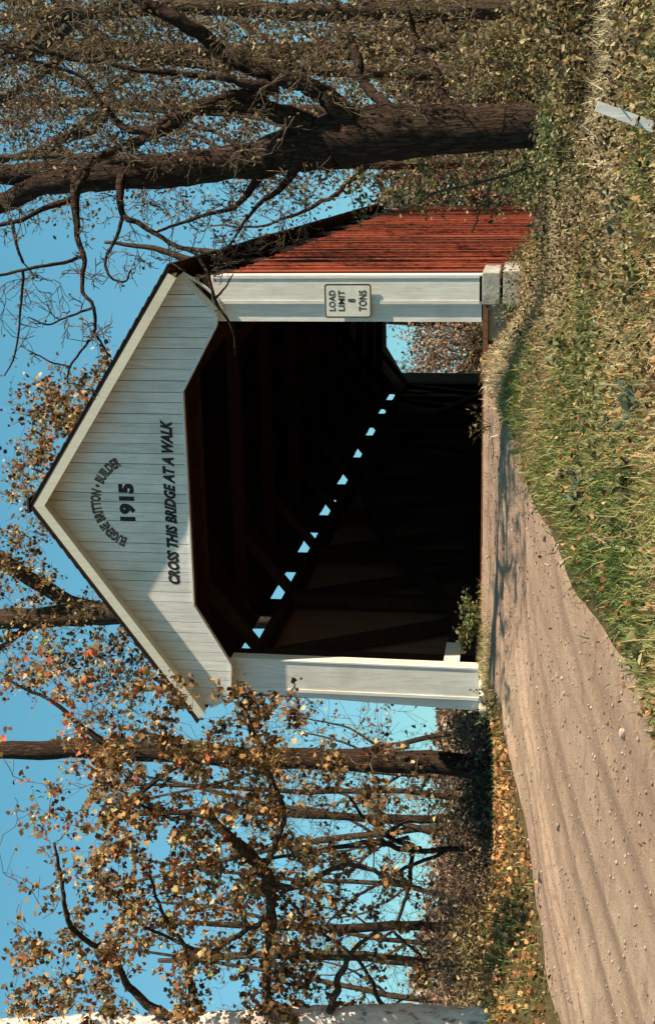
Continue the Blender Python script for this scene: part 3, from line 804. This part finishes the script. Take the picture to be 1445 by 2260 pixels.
T.leaves(0, 0, .050, 'leaf_olive', LEAF_OVAL, P=P[np.array(keep)], name='crown')
# vine leaves climbing the trunk and hanging before the red wall
V_ = Tree('climbing_vine', at(1900, 1200, -2.6), 'pale green leaved vine hanging between the leaning trunk and the red wall', 'vine', bark='bark_twig')
V_.px([(1900,1200,8,-2.6),(1860,1080,7,-2.7),(1840,960,6,-2.7),(1800,880,5,-2.7),(1785,800,4,-2.7)], 'stem', n=5)
V_.px([(1860,1080,6,-2.7),(1800,1060,5,-2.7),(1745,1040,4,-2.7)], 'stem', n=5)
V_.grow(scat([(1770,780,1920,1120,-3,-1.6,50),(1830,700,1930,1200,-3,-1.6,50)]), rmax=.006, fork=1, forklen=.2)
V_.finish_twigs(); V_.leaves(4.5, .05, .062, 'leaf_green', LEAF_OVAL, name='foliage')

# --- background trees to the right (each its own trunk and crown)
def wood_tree(u, vb, y, w, lean, label, rects, leaf, per, size, mat, tm=LEAF_OVAL, bark='bark_brown', spread=.16, group=None, top=-250, fork=1, name='woodland_tree', fl=.6):
    b = at(u, vb, y); zb = gz(b[0], b[1])
    t = Tree(name, (b[0], b[1], zb), label, 'tree', group, bark)
    vb2 = uvof(np.array([b[0], b[1], zb-.1]))[1]
    rows = [(u, vb2, w*1.2, y), (u+lean*.15, vb2-120, w, y)]
    k = 5
    for i in range(1, k+1):
        f = i/k; rows.append((u+lean*f+random.uniform(-12, 12), vb2-120+(top-vb2+120)*f, w*(1-.6*f), y+random.uniform(-.2, .2)))
    t.px(rows, 'trunk', n=9, sub=5, wob=.02)
    for i in range(6):
        f = random.uniform(.2, .9); uu = u+lean*f; v2 = vb2-120+(top-vb2+120)*f; sd_ = random.choice((-1, 1))
        t.px([(uu, v2, w*.5, y), (uu+sd_*60, v2-80, w*.35, y+.3), (uu+sd_*110, v2-200, w*.22, y+.5), (uu+sd_*130, v2-330, w*.12, y+.6)], 'limb', n=6, wob=.03)
    t.grow(scat(rects), rmax=.034, kink=.18, fork=fork+2, forklen=fl*1.2, tip=.0045+.0004*max(y, 0))
    per = per*.36
    t.finish_twigs(3); t.leaves(per, spread, size, mat, tm)
    return t
wg = 'woodland trees on the far right bank'
wood_tree(2090, 1150, 4, 40, 60, 'olive leaved tree standing just right of the leaning trunk', [(2020,350,2260,1180,2,6,120),(2000,0,2260,380,2,6,110)], 0, 19, .080, 'leaf_olive', group=wg)
wood_tree(2230, 1200, 1.5, 50, -10, 'shadowy olive tree at the far right edge of the view', [(2120,250,2400,1250,0,3.5,130),(2150,0,2400,260,0,3.5,90)], 0, 20, .070, 'leaf_olive', group=wg)
wood_tree(1880, 1150, 8, 30, 30, 'thin brown leaved tree rising behind the leaning trunk', [(1800,560,2050,1180,6,11,110),(1760,0,2050,560,6,11,80)], 0, 13, .095, 'leaf_brown', group=wg)
wood_tree(2010, 1130, 12, 45, 20, 'brown autumn tree farther back right of the bridge roof', [(1880,350,2260,1150,9,15,130),(1900,-50,2260,350,9,15,110)], 0, 18, .12, 'leaf_brown', group=wg)
wood_tree(2180, 1130, 20, 55, -40, 'dense dark woodland tree farthest back on the right', [(1830,600,2400,1150,17,24,150),(1850,0,2400,600,17,24,120)], 0, 22, .17, 'leaf_brown', spread=.35, fl=1., group=wg)
wood_tree(1560, 1100, 40, 60, 40, 'bare branched brown tree seen through the far end of the bridge', [(1430,930,1560,1090,38,44,45),(1400,860,1600,960,38,44,10)], 0, 26, .20, 'leaf_red', spread=.4, fl=1.2, top=500)
# --- shrubs
def shrub(name, u0, u1, v0, y, label, mat, n, per, size, group, tm=LEAF_OVAL, dy=1.2, spread=.14, cat='shrub'):
    um = (u0+u1)/2; b = at(um, 1150, y); zb = gz(b[0], b[1])
    t = Tree(name, (b[0], b[1], zb), label, cat, group, 'bark_brown')
    vb = uvof(np.array([b[0], b[1], zb]))[1]
    for i in range(4):
        a = (i-1.5)/1.5; 
        t.px([(um+a*12, vb+15, 10, y), (um+a*(u1-u0)*.18, vb-(vb-v0)*.35, 8, y), (um+a*(u1-u0)*.3, vb-(vb-v0)*.72, 5, y)], 'stem', n=5, sub=4)
    A = []
    while len(A) < n:
        a = random.uniform(-1, 1); c = random.random()
        if c > (1-a*a)**.5*1.02+random.uniform(-.12, .1): continue
        A.append(at(um+a*(u1-u0)/2, vb-(vb-v0)*c, y+random.uniform(-dy, dy)))
    t.grow(np.array(A), rmax=.012, fork=1, forklen=.3, tip=.003)
    t.finish_twigs(3); t.leaves(per, spread, size, mat, tm, 'foliage')
    return t
gl = 'autumn shrubs beyond the road on the left'
SHL = [(-60,120,985,9,'russet shrub at the left edge beyond the verge','leaf_red'),(60,240,960,7,'olive brown shrub below the leaning sycamore branch','leaf_brown'),
 (190,330,985,12,'dull rust coloured shrub between two thin trunks','leaf_red'),(260,420,955,14,'tall red tipped shrub left of the grey trunk group','leaf_red'),
 (330,500,1000,7,'dark brown shrub at the foot of the thin trunks','leaf_brown'),(440,600,970,12,'grey brown brush behind the thick left trunk','leaf_brown'),
 (570,700,1030,5,'tangled brush beside the left portal post','leaf_red'),(100,260,1040,4,'low olive shrub on the left verge','leaf_olive'),(380,560,1050,4,'low dark shrub nearest the thick left trunk','leaf_brown'),(-50,90,1040,4,'low shrub under the pale sycamore','leaf_olive')]
for (u0,u1,v0,y,lb,mt) in SHL: shrub('autumn_shrub', u0, u1, v0-28, y, lb, mt, 95, 22, .085 if y < 8 else .12, gl, spread=.16 if y < 8 else .25)
gr = 'shrubs on the right bank'
SHR = [(1790,1960,1120,-1.4,'green leaved shrub at the foot of the red wall','leaf_green'),(1850,2050,1225,-3.9,'pale green bush in front of the leaning trunk','leaf_green'),
 (2040,2260,1050,-2.0,'dense olive bush right of the leaning trunk','leaf_olive'),(2120,2400,1150,-5.0,'olive bush at the right edge behind the white stake','leaf_olive'),
 (1700,1860,1215,-2.4,'small grey green bush before the red wall corner','leaf_blue'),(1980,2160,1240,-5.2,'leafy bush between the trunk and the white stake','leaf_olive'),
 (2030,2220,950,0.5,'tall olive thicket behind the leaning trunk','leaf_olive'),(1800,1930,900,3.0,'brown thicket between red wall and trunk','leaf_brown')]
for (u0,u1,v0,y,lb,mt) in SHR: shrub('bank_shrub', u0, u1, v0, y, lb, mt, 90, 22, .058, gr, dy=.8, spread=.10)
shrub('bank_shrub', 1390, 1580, 925, 30, 'reddish brush seen through the far portal', 'leaf_red', 60, 22, .16, gr, dy=2, spread=.3)
shrub('bank_shrub', 1430, 1560, 1010, 26.5, 'olive brush at the far end of the bridge', 'leaf_olive', 60, 22, .12, gr, dy=.6, spread=.2)
# far-off woods behind everything: one mass nobody could count
def far_mass(name, x0, x1, y0, y1, zt, n, size, mat):
    xs = RNG.uniform(x0, x1, n); yy = RNG.uniform(y0, y1, n)
    h = zt*(.75+.25*np.sin(xs*.23)+.18*np.sin(xs*.61+1))
    z = -1 + RNG.random(n)**.8*h
    link(name, leaves_mesh(name, np.stack([xs, yy, z], -1), size*RNG.uniform(.6, 1.3, n), LEAF_OVAL, RNG.beta(1.6, 1.6, n)), None, M[mat], 'stuff')
far_mass('far_thicket', -70, -8, 46, 60, 6.6, 30000, .55, 'leaf_red')
far_mass('far_thicket', -8, 60, 36, 52, 7.5, 34000, .55, 'leaf_brown')

# --- thick trunk left of the bridge, and the thin trunks beyond it
def bare_tree(name, rows, label, group, rects, bark='bark_dark', per=0, leaf='leaf_autumn', extra=(), size=.10, n=10, fork=2):
    b = at(rows[0][0], rows[0][1], rows[0][3]); zb = gz(b[0], b[1])
    t = Tree(name, (b[0], b[1], zb), label, 'tree', group, bark)
    vb = uvof(np.array([b[0], b[1], zb-.15]))[1]
    rows = [(rows[0][0], vb, rows[0][2]*1.12, rows[0][3])] + list(rows)
    t.px(rows, 'trunk', n=n, sub=5, wob=.015)
    for e in extra: t.px(e, 'limb', n=7, wob=.015)
    if rects: t.grow(scat(rects), rmax=.024, kink=.2, fork=fork+2, forklen=.8, tip=.0065)
    per = per*.5
    t.finish_twigs(3)
    if per: t.leaves(per, .09, size, leaf, LEAF_LOBED)
    return t
bare_tree('roadside_tree', [(560,1085,60,5),(570,1000,52,5),(575,850,50,5),(578,700,46,5),(580,500,44,5),(588,300,44,5),(595,150,42,5),(600,0,38,5),(600,-150,26,5)],
    'thick straight dark trunk just left of the white left portal post', None,
    [(440,150,760,700,3,7,60),(470,600,720,1060,4,7,110)], per=2.2, size=.09,
    extra=[[(575,620,24,5),(630,560,14,4.6),(680,540,9,4.4),(740,560,6,4.2)], [(590,300,22,5),(640,200,14,5),(700,120,9,5),(760,20,6,5)], [(585,420,20,5),(530,340,12,5),(470,250,8,5)]])
bare_tree('roadside_tree', [(900,420,48,9),(905,300,50,9),(900,180,48,9),(895,60,46,9),(890,-60,40,9),(900,-200,28,9)],
    'grey forked tree rising behind the left slope of the bridge roof', None,
    [(720,0,960,420,7,11,110),(960,-50,1120,120,7,11,35),(1100,20,1420,200,8,11,22)], per=12, size=.10,bark='bark_brown',
    extra=[[(905,260,40,9),(925,165,36,9),(968,95,34,8.8),(1030,0,30,8.6),(1090,-120,22,8.4)], [(895,90,20,9),(840,10,12,9),(800,-60,8,9)]])
tb = bare_tree('background_tree', [(1330,420,30,14),(1335,250,24,14),(1330,120,14,14)], 'leafy tree top showing above the right roof slope', None,
    [(1235,70,1400,250,12,16,34),(1150,0,1260,100,12,16,12),(1360,40,1430,210,12,16,10),(1400,200,1480,260,12,16,6)], per=11, size=.14)
tg = 'thin trunks beyond the left verge'
bare_tree('thin_tree', [(490,1100,16,7),(505,1000,13,7),(518,900,12,7),(515,722,12,7),(520,500,9,7),(530,250,6,7)], 'thin dark stem nearest the thick left trunk', tg, [(430,550,600,1060,6,8,60)], n=7)
bare_tree('thin_tree', [(452,1100,20,8),(458,1000,18,8),(455,900,18,8),(458,722,17,8),(470,500,14,8),(460,250,8,8)], 'dark slender trunk second from the thick left trunk', tg, [(380,500,560,1060,7,9,70)], n=7, extra=[[(456,900,12,8),(400,830,9,8),(360,790,7,8),(330,740,5,8)]])
bare_tree('thin_tree', [(380,1120,14,5.5),(385,1020,12,5.5),(382,920,12,5.5),(398,820,12,5.5),(385,720,10,5.5),(360,560,7,5.5)], 'thin forked trunk in the middle of the left group', tg, [(220,600,480,1060,5,6.5,80)], n=7,
    extra=[[(385,930,12,5.5),(410,860,10,5.4),(450,810,8,5.4),(500,770,6,5.3)], [(383,910,10,5.5),(300,905,10,5.3),(275,900,9,5.2),(220,880,7,5.2),(180,835,6,5.2)], [(384,980,9,5.5),(330,860,8,5.3),(290,800,7,5.2),(255,750,6,5.2),(200,700,5,5.2)]])
bare_tree('thin_tree', [(200,1110,20,10),(205,1020,20,10),(212,900,20,10),(208,760,19,10),(212,600,15,10),(225,400,9,10)], 'straight brown trunk right of the mottled trunk', tg, [(110,550,300,1060,9,11,60)], n=8)
bare_tree('thin_tree', [(128,1110,24,9),(128,990,22,9),(140,830,22,9),(145,722,20,9),(150,560,16,9),(140,350,10,9)], 'mottled brown trunk nearest the pale sycamore', tg, [(20,550,220,1060,8,10,60)], n=8, bark='bark_brown')

for i, (u, y_, w, lb) in enumerate([(40,12,14,'thin grey stem just right of the pale sycamore'),(165,15,12,'slim stem between the mottled and the straight trunk'),
        (290,13,12,'slender stem left of the forked trunk'),(415,14,14,'slender stem right of the forked trunk'),(435,22,18,'far trunk behind the second dark trunk'),(540,16,14,'slim far stem right behind the thick left trunk'),(635,12,13,'slim stem between thick trunk and white post'),]):
    ln = random.choice((-1, 1))*random.uniform(50, 130); jg = [random.uniform(-16, 16) for _ in range(3)]
    bare_tree('thin_tree', [(u,1105,w,y_),(u+random.uniform(-8,8),1000,w*.9,y_),(u+ln*.15+jg[0],850,w*.85,y_),(u+ln*.5+jg[1],650,w*.7,y_),(u+ln+jg[2],420,w*.5,y_),(u+ln*1.3,220,w*.25,y_)], lb, tg, [(u-90,450,u+100,1040,y_-1,y_+1,46)], n=6, bark='bark_brown',
        extra=[[(u+ln*.3,850,w*.5,y_),(u+ln*.3+50,770,w*.35,y_),(u+ln*.3+80,660,w*.2,y_)],[(u+ln*.2,900,w*.5,y_),(u-45,800,w*.35,y_),(u-60,690,w*.2,y_)]], per=1.2, size=.10)
# --- pale sycamore at the left edge, its leafy limbs filling the left of the view
ys = -4.2
b = at(5, 1150, ys)
SY = Tree('sycamore_tree', (b[0], b[1], gz(b[0], b[1])), 'pale mottled sycamore at the left edge with orange brown leaves over the road', 'tree', bark='bark_pale')
vb = uvof(np.array([b[0], b[1], gz(b[0], b[1])-.15]))[1]
SY.px([(0,vb,70,ys),(2,1100,60,ys),(4,1000,58,ys),(8,850,56,ys),(8,700,54,ys),(6,500,50,ys),(0,300,46,ys),(-10,100,40,ys),(-20,-100,30,ys)], 'trunk', n=16, sub=9, rough=.05)
SY.bk = 'bark_brown'
SY.px([(10,590,24,ys),(60,588,20,ys-.1),(140,585,20,ys-.2),(230,588,22,ys-.3),(290,582,26,ys-.4),(330,560,28,ys-.4),(380,528,26,ys-.4),(425,480,20,ys-.5),(448,440,16,ys-.5),(440,380,12,ys-.5),(470,330,8,ys-.5),(500,260,6,ys-.5)])
SY.px([(330,560,20,ys-.4),(380,600,14,ys-.5),(450,620,12,ys-.5),(540,590,9,ys-.6),(620,560,7,ys-.7),(700,540,5,ys-.8)])
SY.px([(300,580,18,ys-.4),(300,660,14,ys-.5),(350,740,12,ys-.5),(330,850,9,ys-.5),(300,930,6,ys-.5)])
SY.px([(10,380,24,ys),(70,300,18,ys),(140,250,14,ys-.1),(220,160,12,ys-.2),(300,140,9,ys-.3),(400,120,6,ys-.3)])
SY.px([(10,720,20,ys),(60,735,16,ys-.1),(110,745,14,ys-.2),(170,790,10,ys-.3),(200,860,8,ys-.3),(150,920,6,ys-.3),(80,940,5,ys-.3)])
SY.px([(8,450,16,ys),(80,420,12,ys),(160,410,10,ys),(240,360,8,ys),(330,330,6,ys-.2)])
SY.px([(230,588,14,ys-.3),(200,520,12,ys-.4),(170,460,10,ys-.5),(190,380,8,ys-.5),(240,290,6,ys-.5),(320,220,5,ys-.5)])
SY.px([(10,880,14,ys),(60,830,10,ys),(130,800,8,ys),(210,700,7,ys),(270,640,6,ys)])
SY.tw = 'bark_twig'
SY.grow(scat([(0,380,420,720,ys-1,ys+1.2,190),(0,220,330,420,ys-1,ys+1.2,70),(330,200,640,620,ys-1,ys+.6,170),(0,30,200,260,ys-1,ys+1.2,60),(180,90,560,330,ys-1,ys+1,45),
   (560,330,760,600,ys-1,ys,60),(0,600,300,760,ys-1,ys+1,30),(250,700,620,900,ys-1,ys+1,30),(600,60,820,330,ys-1,ys+.5,36),(640,520,740,660,ys-1.2,ys-.6,8),(0,760,260,1000,ys-.6,ys+.6,10)]), rmax=.018, kink=.18, fork=3, forklen=.32, tip=.0045)
SY.N += [q for p, _ in SY.twigs for q in p[1:]]; SY.Rr += [.005 for p, _ in SY.twigs for q in p[1:]]
_e = SY.ends; SY.grow(scat([(0,560,640,960,ys-1,ys+1,70),(0,0,640,300,ys-1,ys+1,40)]), rmax=.010, kink=.2, fork=3, forklen=.45, tip=.0045); SY.ends = _e + SY.ends[len(_e)::4]
SY.finish_twigs()
SY.leaves(3.8, .045, .068, 'leaf_autumn', LEAF_LOBED, single=300)

# ------------------------------------------------------------------ ground cover
def scatter_ground(n, xr_, yr_, dens):
    xs = RNG.uniform(*xr_, n); yy = RNG.uniform(*yr_, n)
    k = dens(xs, yy) > RNG.random(n)
    return xs[k], yy[k]
def right_mask(x, y):
    d = x - xr(y) + .22*vnoise(x*4, y*4, 40) + .14*vnoise(x*13, y*13, 42)
    return np.maximum(S((d+.02)/.38), .03*S((d+.5)/.3))
def left_mask(x, y):
    d = xl(y) - x + .22*vnoise(x*4, y*4, 41) + .12*vnoise(x*13, y*13, 43)
    return np.maximum(S((d+.05)/.4), .03*S((d+.6)/.4))
def blades(name, x, y, hgt, wid, tint, mat, bend=.45):
    n = len(x); z = height(x, y) - .02
    an = RNG.uniform(0, 2*np.pi, n); la = RNG.uniform(0, 2*np.pi, n); b_ = bend*RNG.random(n)*hgt
    w = np.stack([np.cos(an), np.sin(an), 0*an], -1)*wid[:, None]*.5
    dr = np.stack([np.cos(la), np.sin(la), 0*an], -1)
    base = np.stack([x, y, z], -1); upv = np.array([0, 0, 1.])
    m = base + upv*(hgt*.55)[:, None] + dr*(b_*.35)[:, None]; t = base + upv*(hgt*(1-.3*bend*RNG.random(n)))[:, None] + dr*b_[:, None]
    vv = np.stack([base-w, base+w, m+w*.8, m-w*.8, t], 1).reshape(-1, 3)
    i = (np.arange(n)*5)[:, None]
    ff = np.concatenate([i+np.array([[0, 1, 2]]), i+np.array([[0, 2, 3]]), i+np.array([[3, 2, 4]])])
    o = link(name, fast_mesh(name, vv, ff, np.tile(tint, 3)), None, M[mat], 'stuff'); return o
def gtint(x, y, mean):
    p = vnoise(x*1.6, y*1.6, 50)*.95 + vnoise(x*6, y*6, 51)*.35
    return np.clip(mean + p + RNG.normal(size=len(x))*.16, 0, 1)
x, y = scatter_ground(380000, (.5, 12), (-11, 1.5), lambda x, y: right_mask(x, y)*np.where(x > 4.5, .55, 1.)*np.clip(.75+.6*vnoise(x*3, y*3, 61), .15, 1))
h = (.06+.13*RNG.random(len(x))**1.6)*(1+.6*np.clip(vnoise(x*1.3, y*1.3, 60), -.5, 1))*(1+.5*S((x-3)/3))
blades('grass', x, y, h, RNG.uniform(.007, .018, len(x)), gtint(x, y, .57), 'grass_blade', 1.1)
x, y = scatter_ground(130000, (-16, -2), (-13, 6), lambda x, y: left_mask(x, y)*np.clip(.5+.8*vnoise(x*2, y*2, 62), .1, 1))
h = .06+.16*RNG.random(len(x))**1.6
blades('verge_grass', x, y, h, RNG.uniform(.006, .015, len(x)), gtint(x, y, .62), 'grass_blade', .9)
x = RNG.uniform(-2.75, -.9, 5000); y = RNG.uniform(-1.5, -.1, 5000); k = RNG.random(5000) < S((-.9-x)/.9)*np.clip(.6+vnoise(x*4, y*4, 81), 0, 1); x, y = x[k], y[k]
blades('sill_grass', x, y, .05+.12*RNG.random(len(x)), RNG.uniform(.006, .014, len(x)), np.clip(RNG.normal(.68, .15, len(x)), 0, 1), 'grass_blade', .9)
# tall dry stems
x, y = scatter_ground(4000, (1.5, 9), (-9, 1.2), lambda x, y: right_mask(x-.4, y)*np.clip(.3+vnoise(x*2, y*2, 63), 0, 1))
blades('tall_grass', x, y, 0.15+.22*RNG.random(len(x)), RNG.uniform(.005, .009, len(x)), np.clip(RNG.normal(.7, .15, len(x)), 0, 1), 'grass_blade', .6)
# low broad-leaved ground cover on the bank
def ground_leaves(name, x, y, hmax, size, tint, mat, tm=LEAF_OVAL):
    z = height(x, y) + hmax*RNG.random(len(x))
    link(name, leaves_mesh(name, np.stack([x, y, z], -1), size*RNG.uniform(.5, 1.3, len(x)), tm, tint), None, M[mat], 'stuff')
x, y = scatter_ground(150000, (1.6, 14), (-10, 4), lambda x, y: S((x-2.7+1.1*vnoise(x*2, y*2, 71)+.12*(y+5))/1.0)*np.clip(.55+1.0*vnoise(x*2.4, y*2.4, 72), .12, 1)*np.where(x > 7.5, 1.6, 1.))
ground_leaves('bank_weeds', x, y, (.12+.30*np.clip(.5+vnoise(x*2.2, y*2.2, 73), 0, 1)), .043, np.clip(RNG.beta(1.5, 1.5, len(x))+.35*vnoise(x*2.5, y*2.5, 74), 0, 1), 'leaf_olive')
x, y = scatter_ground(60000, (1.6, 11), (-10, 2), lambda x, y: right_mask(x-.7, y)*np.clip(.05+1.1*vnoise(x*1.7, y*1.7, 64)+.5*S((x-3.0)/2), 0, 1))
ground_leaves('weed_cover', x, y, .18, .05, np.clip(RNG.beta(1.6, 1.6, len(x))+.3*vnoise(x*3, y*3, 65), 0, 1), 'leaf_green')
x, y = scatter_ground(30000, (1.2, 11), (-10, 2), lambda x, y: right_mask(x-.3, y)*np.clip(.1+1.0*vnoise(x*2.1, y*2.1, 66), 0, 1))
ground_leaves('clover_cover', x, y, .14, .038, RNG.beta(1.6, 1.6, len(x)), 'leaf_blue')
x, y = scatter_ground(100000, (-12, -2.2), (-12, 3), lambda x, y: left_mask(x, y)*np.clip(.55+.7*vnoise(x*2.3, y*2.3, 67), .1, 1))
ground_leaves('fallen_leaves', x, y, .09, .055, RNG.beta(1.6, 1.6, len(x)), 'leaf_litter', LEAF_LOBED)
x, y = scatter_ground(6500, (.9, 7), (-10, 0), lambda x, y: right_mask(x, y))
ground_leaves('scattered_leaves', x, y, .12, .045, np.clip(RNG.beta(1.3, 2.0, len(x)), 0, 1), 'leaf_litter', LEAF_LOBED)
x, y = scatter_ground(900, (-5, 2), (-11, -.8), lambda x, y: (1-left_mask(x-.3, y))*(1-right_mask(x+.3, y))*S((.5+np.abs(x-(xl(y)+xr(y))/2)-1.2)/1.2))
z = roadz(x, y)+.012; P_ = np.stack([x, y, z], -1)
link('road_leaves', leaves_mesh('road_leaves', P_, .035*RNG.uniform(.5, 1.2, len(x)), LEAF_OVAL, RNG.beta(1.6, 1.6, len(x))), None, M['leaf_litter'], 'stuff')
# pebbles on the road
ico = np.array([[1,0,0],[-1,0,0],[0,1,0],[0,-1,0],[0,0,1],[0,0,-1]], float)
icf = np.array([[0,2,4],[2,1,4],[1,3,4],[3,0,4],[2,0,5],[1,2,5],[3,1,5],[0,3,5]])
n = 16000; x = RNG.uniform(-6, 2, n); y = RNG.uniform(-12, -.4, n)
k = (x > xl(y)-.1) & (x < xr(y)+.1); x, y = x[k], y[k]; n = len(x)
sz = .004 + .020*RNG.random(n)**6
vv = (ico[None]*RNG.uniform(.6, 1.2, (n, 6, 1)))*sz[:, None, None]*np.array([1.2, 1, .6]) + np.stack([x, y, roadz(x, y)+sz*.2], -1)[:, None]
link('pebbles', fast_mesh('pebbles', vv.reshape(-1, 3), (icf[None]+(np.arange(n)*6)[:, None, None]).reshape(-1, 3)), None, M['pebble'], 'stuff')
# a few stones big enough to pick out, lying on the road
for i, (u, v, s_, lb) in enumerate([(1212, 1242, .05, 'rounded brown stone midway along the grass edge of the road'), (435, 1243, .045, 'grey stone on the left wheel track'), (1072, 1210, .04, 'small dark stone below the sill of the bridge'), (640, 1390, .045, 'small dark stone low on the road'), (1130, 1182, .03, 'little stone beside the curved rut'), (1225, 1270, .03, 'little dark clod on the road near the grass')]):
    p = ground_hit(u, v); p[2] = float(roadz(np.array(p[0]), np.array(p[1])))+s_*.25
    st = rock('road_stone', (p[0], p[1], p[2]), (s_*.8, s_*.7, s_*.5), 'pebble', None, 90+i)
    tag(st, lb, 'stone')
# --- single plants
def weed(u, v, hgt, nl, size, mat, label, cat='plant', group=None, tm=LEAF_OVAL, spread=.10, yd=None, ls=.03, ns=7):
    p = ground_hit(u, v)
    if yd is not None:
        p = at(u, v, yd); p[2] = gz(p[0], p[1])+.02
    t = Tree('weed_plant', p, label, cat, group, 'leaf_green', 'leaf_green')
    for i in range(ns):
        a = random.uniform(0, 6.28); r = spread*random.uniform(.4, 1.3)
        q = [(p[0], p[1], p[2]-.03, .004), (p[0]+r*.4*math.cos(a), p[1]+r*.4*math.sin(a), p[2]+hgt*.5, .003), (p[0]+r*math.cos(a), p[1]+r*math.sin(a), p[2]+hgt*random.uniform(.7, 1.05), .0015)]
        c = t.limb(q, 'stem', n=4, sub=4, wob=.002, nodes=False); t.ends.append(c[:, :3])
    t.leaves(nl/ns, ls, size, mat, tm, 'foliage'); return t
wgp = 'broad leaved weeds on the grass bank'
weed(895, 1092, .30, 420, .070, 'leaf_green', 'tall dark green weed growing inside the left portal jamb', spread=.34, yd=-.45, ls=.05, ns=12)
weed(870, 1092, .32, 60, .07, 'leaf_olive', 'yellowish weed at the foot of the left portal post', spread=.2, yd=-.5)
weed(1320, 1100, .30, 30, .06, 'leaf_olive', 'thin weed arching into the dark portal beside the grass', spread=.25, yd=-1.2)
weed(690, 1130, .42, 120, .05, 'leaf_blue', 'grey green weed clump outside the left portal post', spread=.22, yd=-.6)
weed(1565, 1110, .30, 90, .045, 'leaf_olive', 'olive weed in the gap under the right portal post', spread=.2, yd=-.35)
weed(1585, 1170, .42, 90, .055, 'leaf_blue', 'grey green weed climbing before the right footing', spread=.2, yd=-.5)
for (u, v, lb) in [(1180,1300,'blue green weed rosette at the road edge of the bank'),(1380,1430,'large blue green weed at the bottom of the bank'),(1210,1415,'leafy dark weed lowest beside the road'),(1640,1430,'green weed below the right footing at the bottom edge'),(1780,1400,'green weed left of the white stake'),(1500,1260,'small weed on the bank below the dark portal'),(1900,1320,'weed clump before the leaning trunk'),(830,1440,'weed at the lowest grass corner by the road')]:
    weed(u, v, .16, 46, .085, random.choice(('leaf_blue', 'leaf_green')), lb, group=wgp, spread=.14)
# --- white stake in the weeds, lower right
p1 = at(2026, 1315, -8.3); p2 = at(1972, 1462, -8.3)
dd = (p2-p1)/np.linalg.norm(p2-p1); p3 = p2 + dd*.25
ST = empty('white_stake', p3, 'cracked white painted wooden stake leaning in the weeds', 'stake')
c1 = p1+(p2-p1)*.60; c2 = p1+(p2-p1)*.64
MB().beam(p1, c1, .062, .03, up=(0, 1, 0)).build('stake_board', M['white_paint'], ST)
MB().beam(c1, c2, .050, .022, up=(0, 1, 0)).build('crack', M['dark_timber'], ST)
MB().beam(c2, p3, .064, .03, up=(0, 1, 0)).build('stake_board', M['white_paint'], ST)
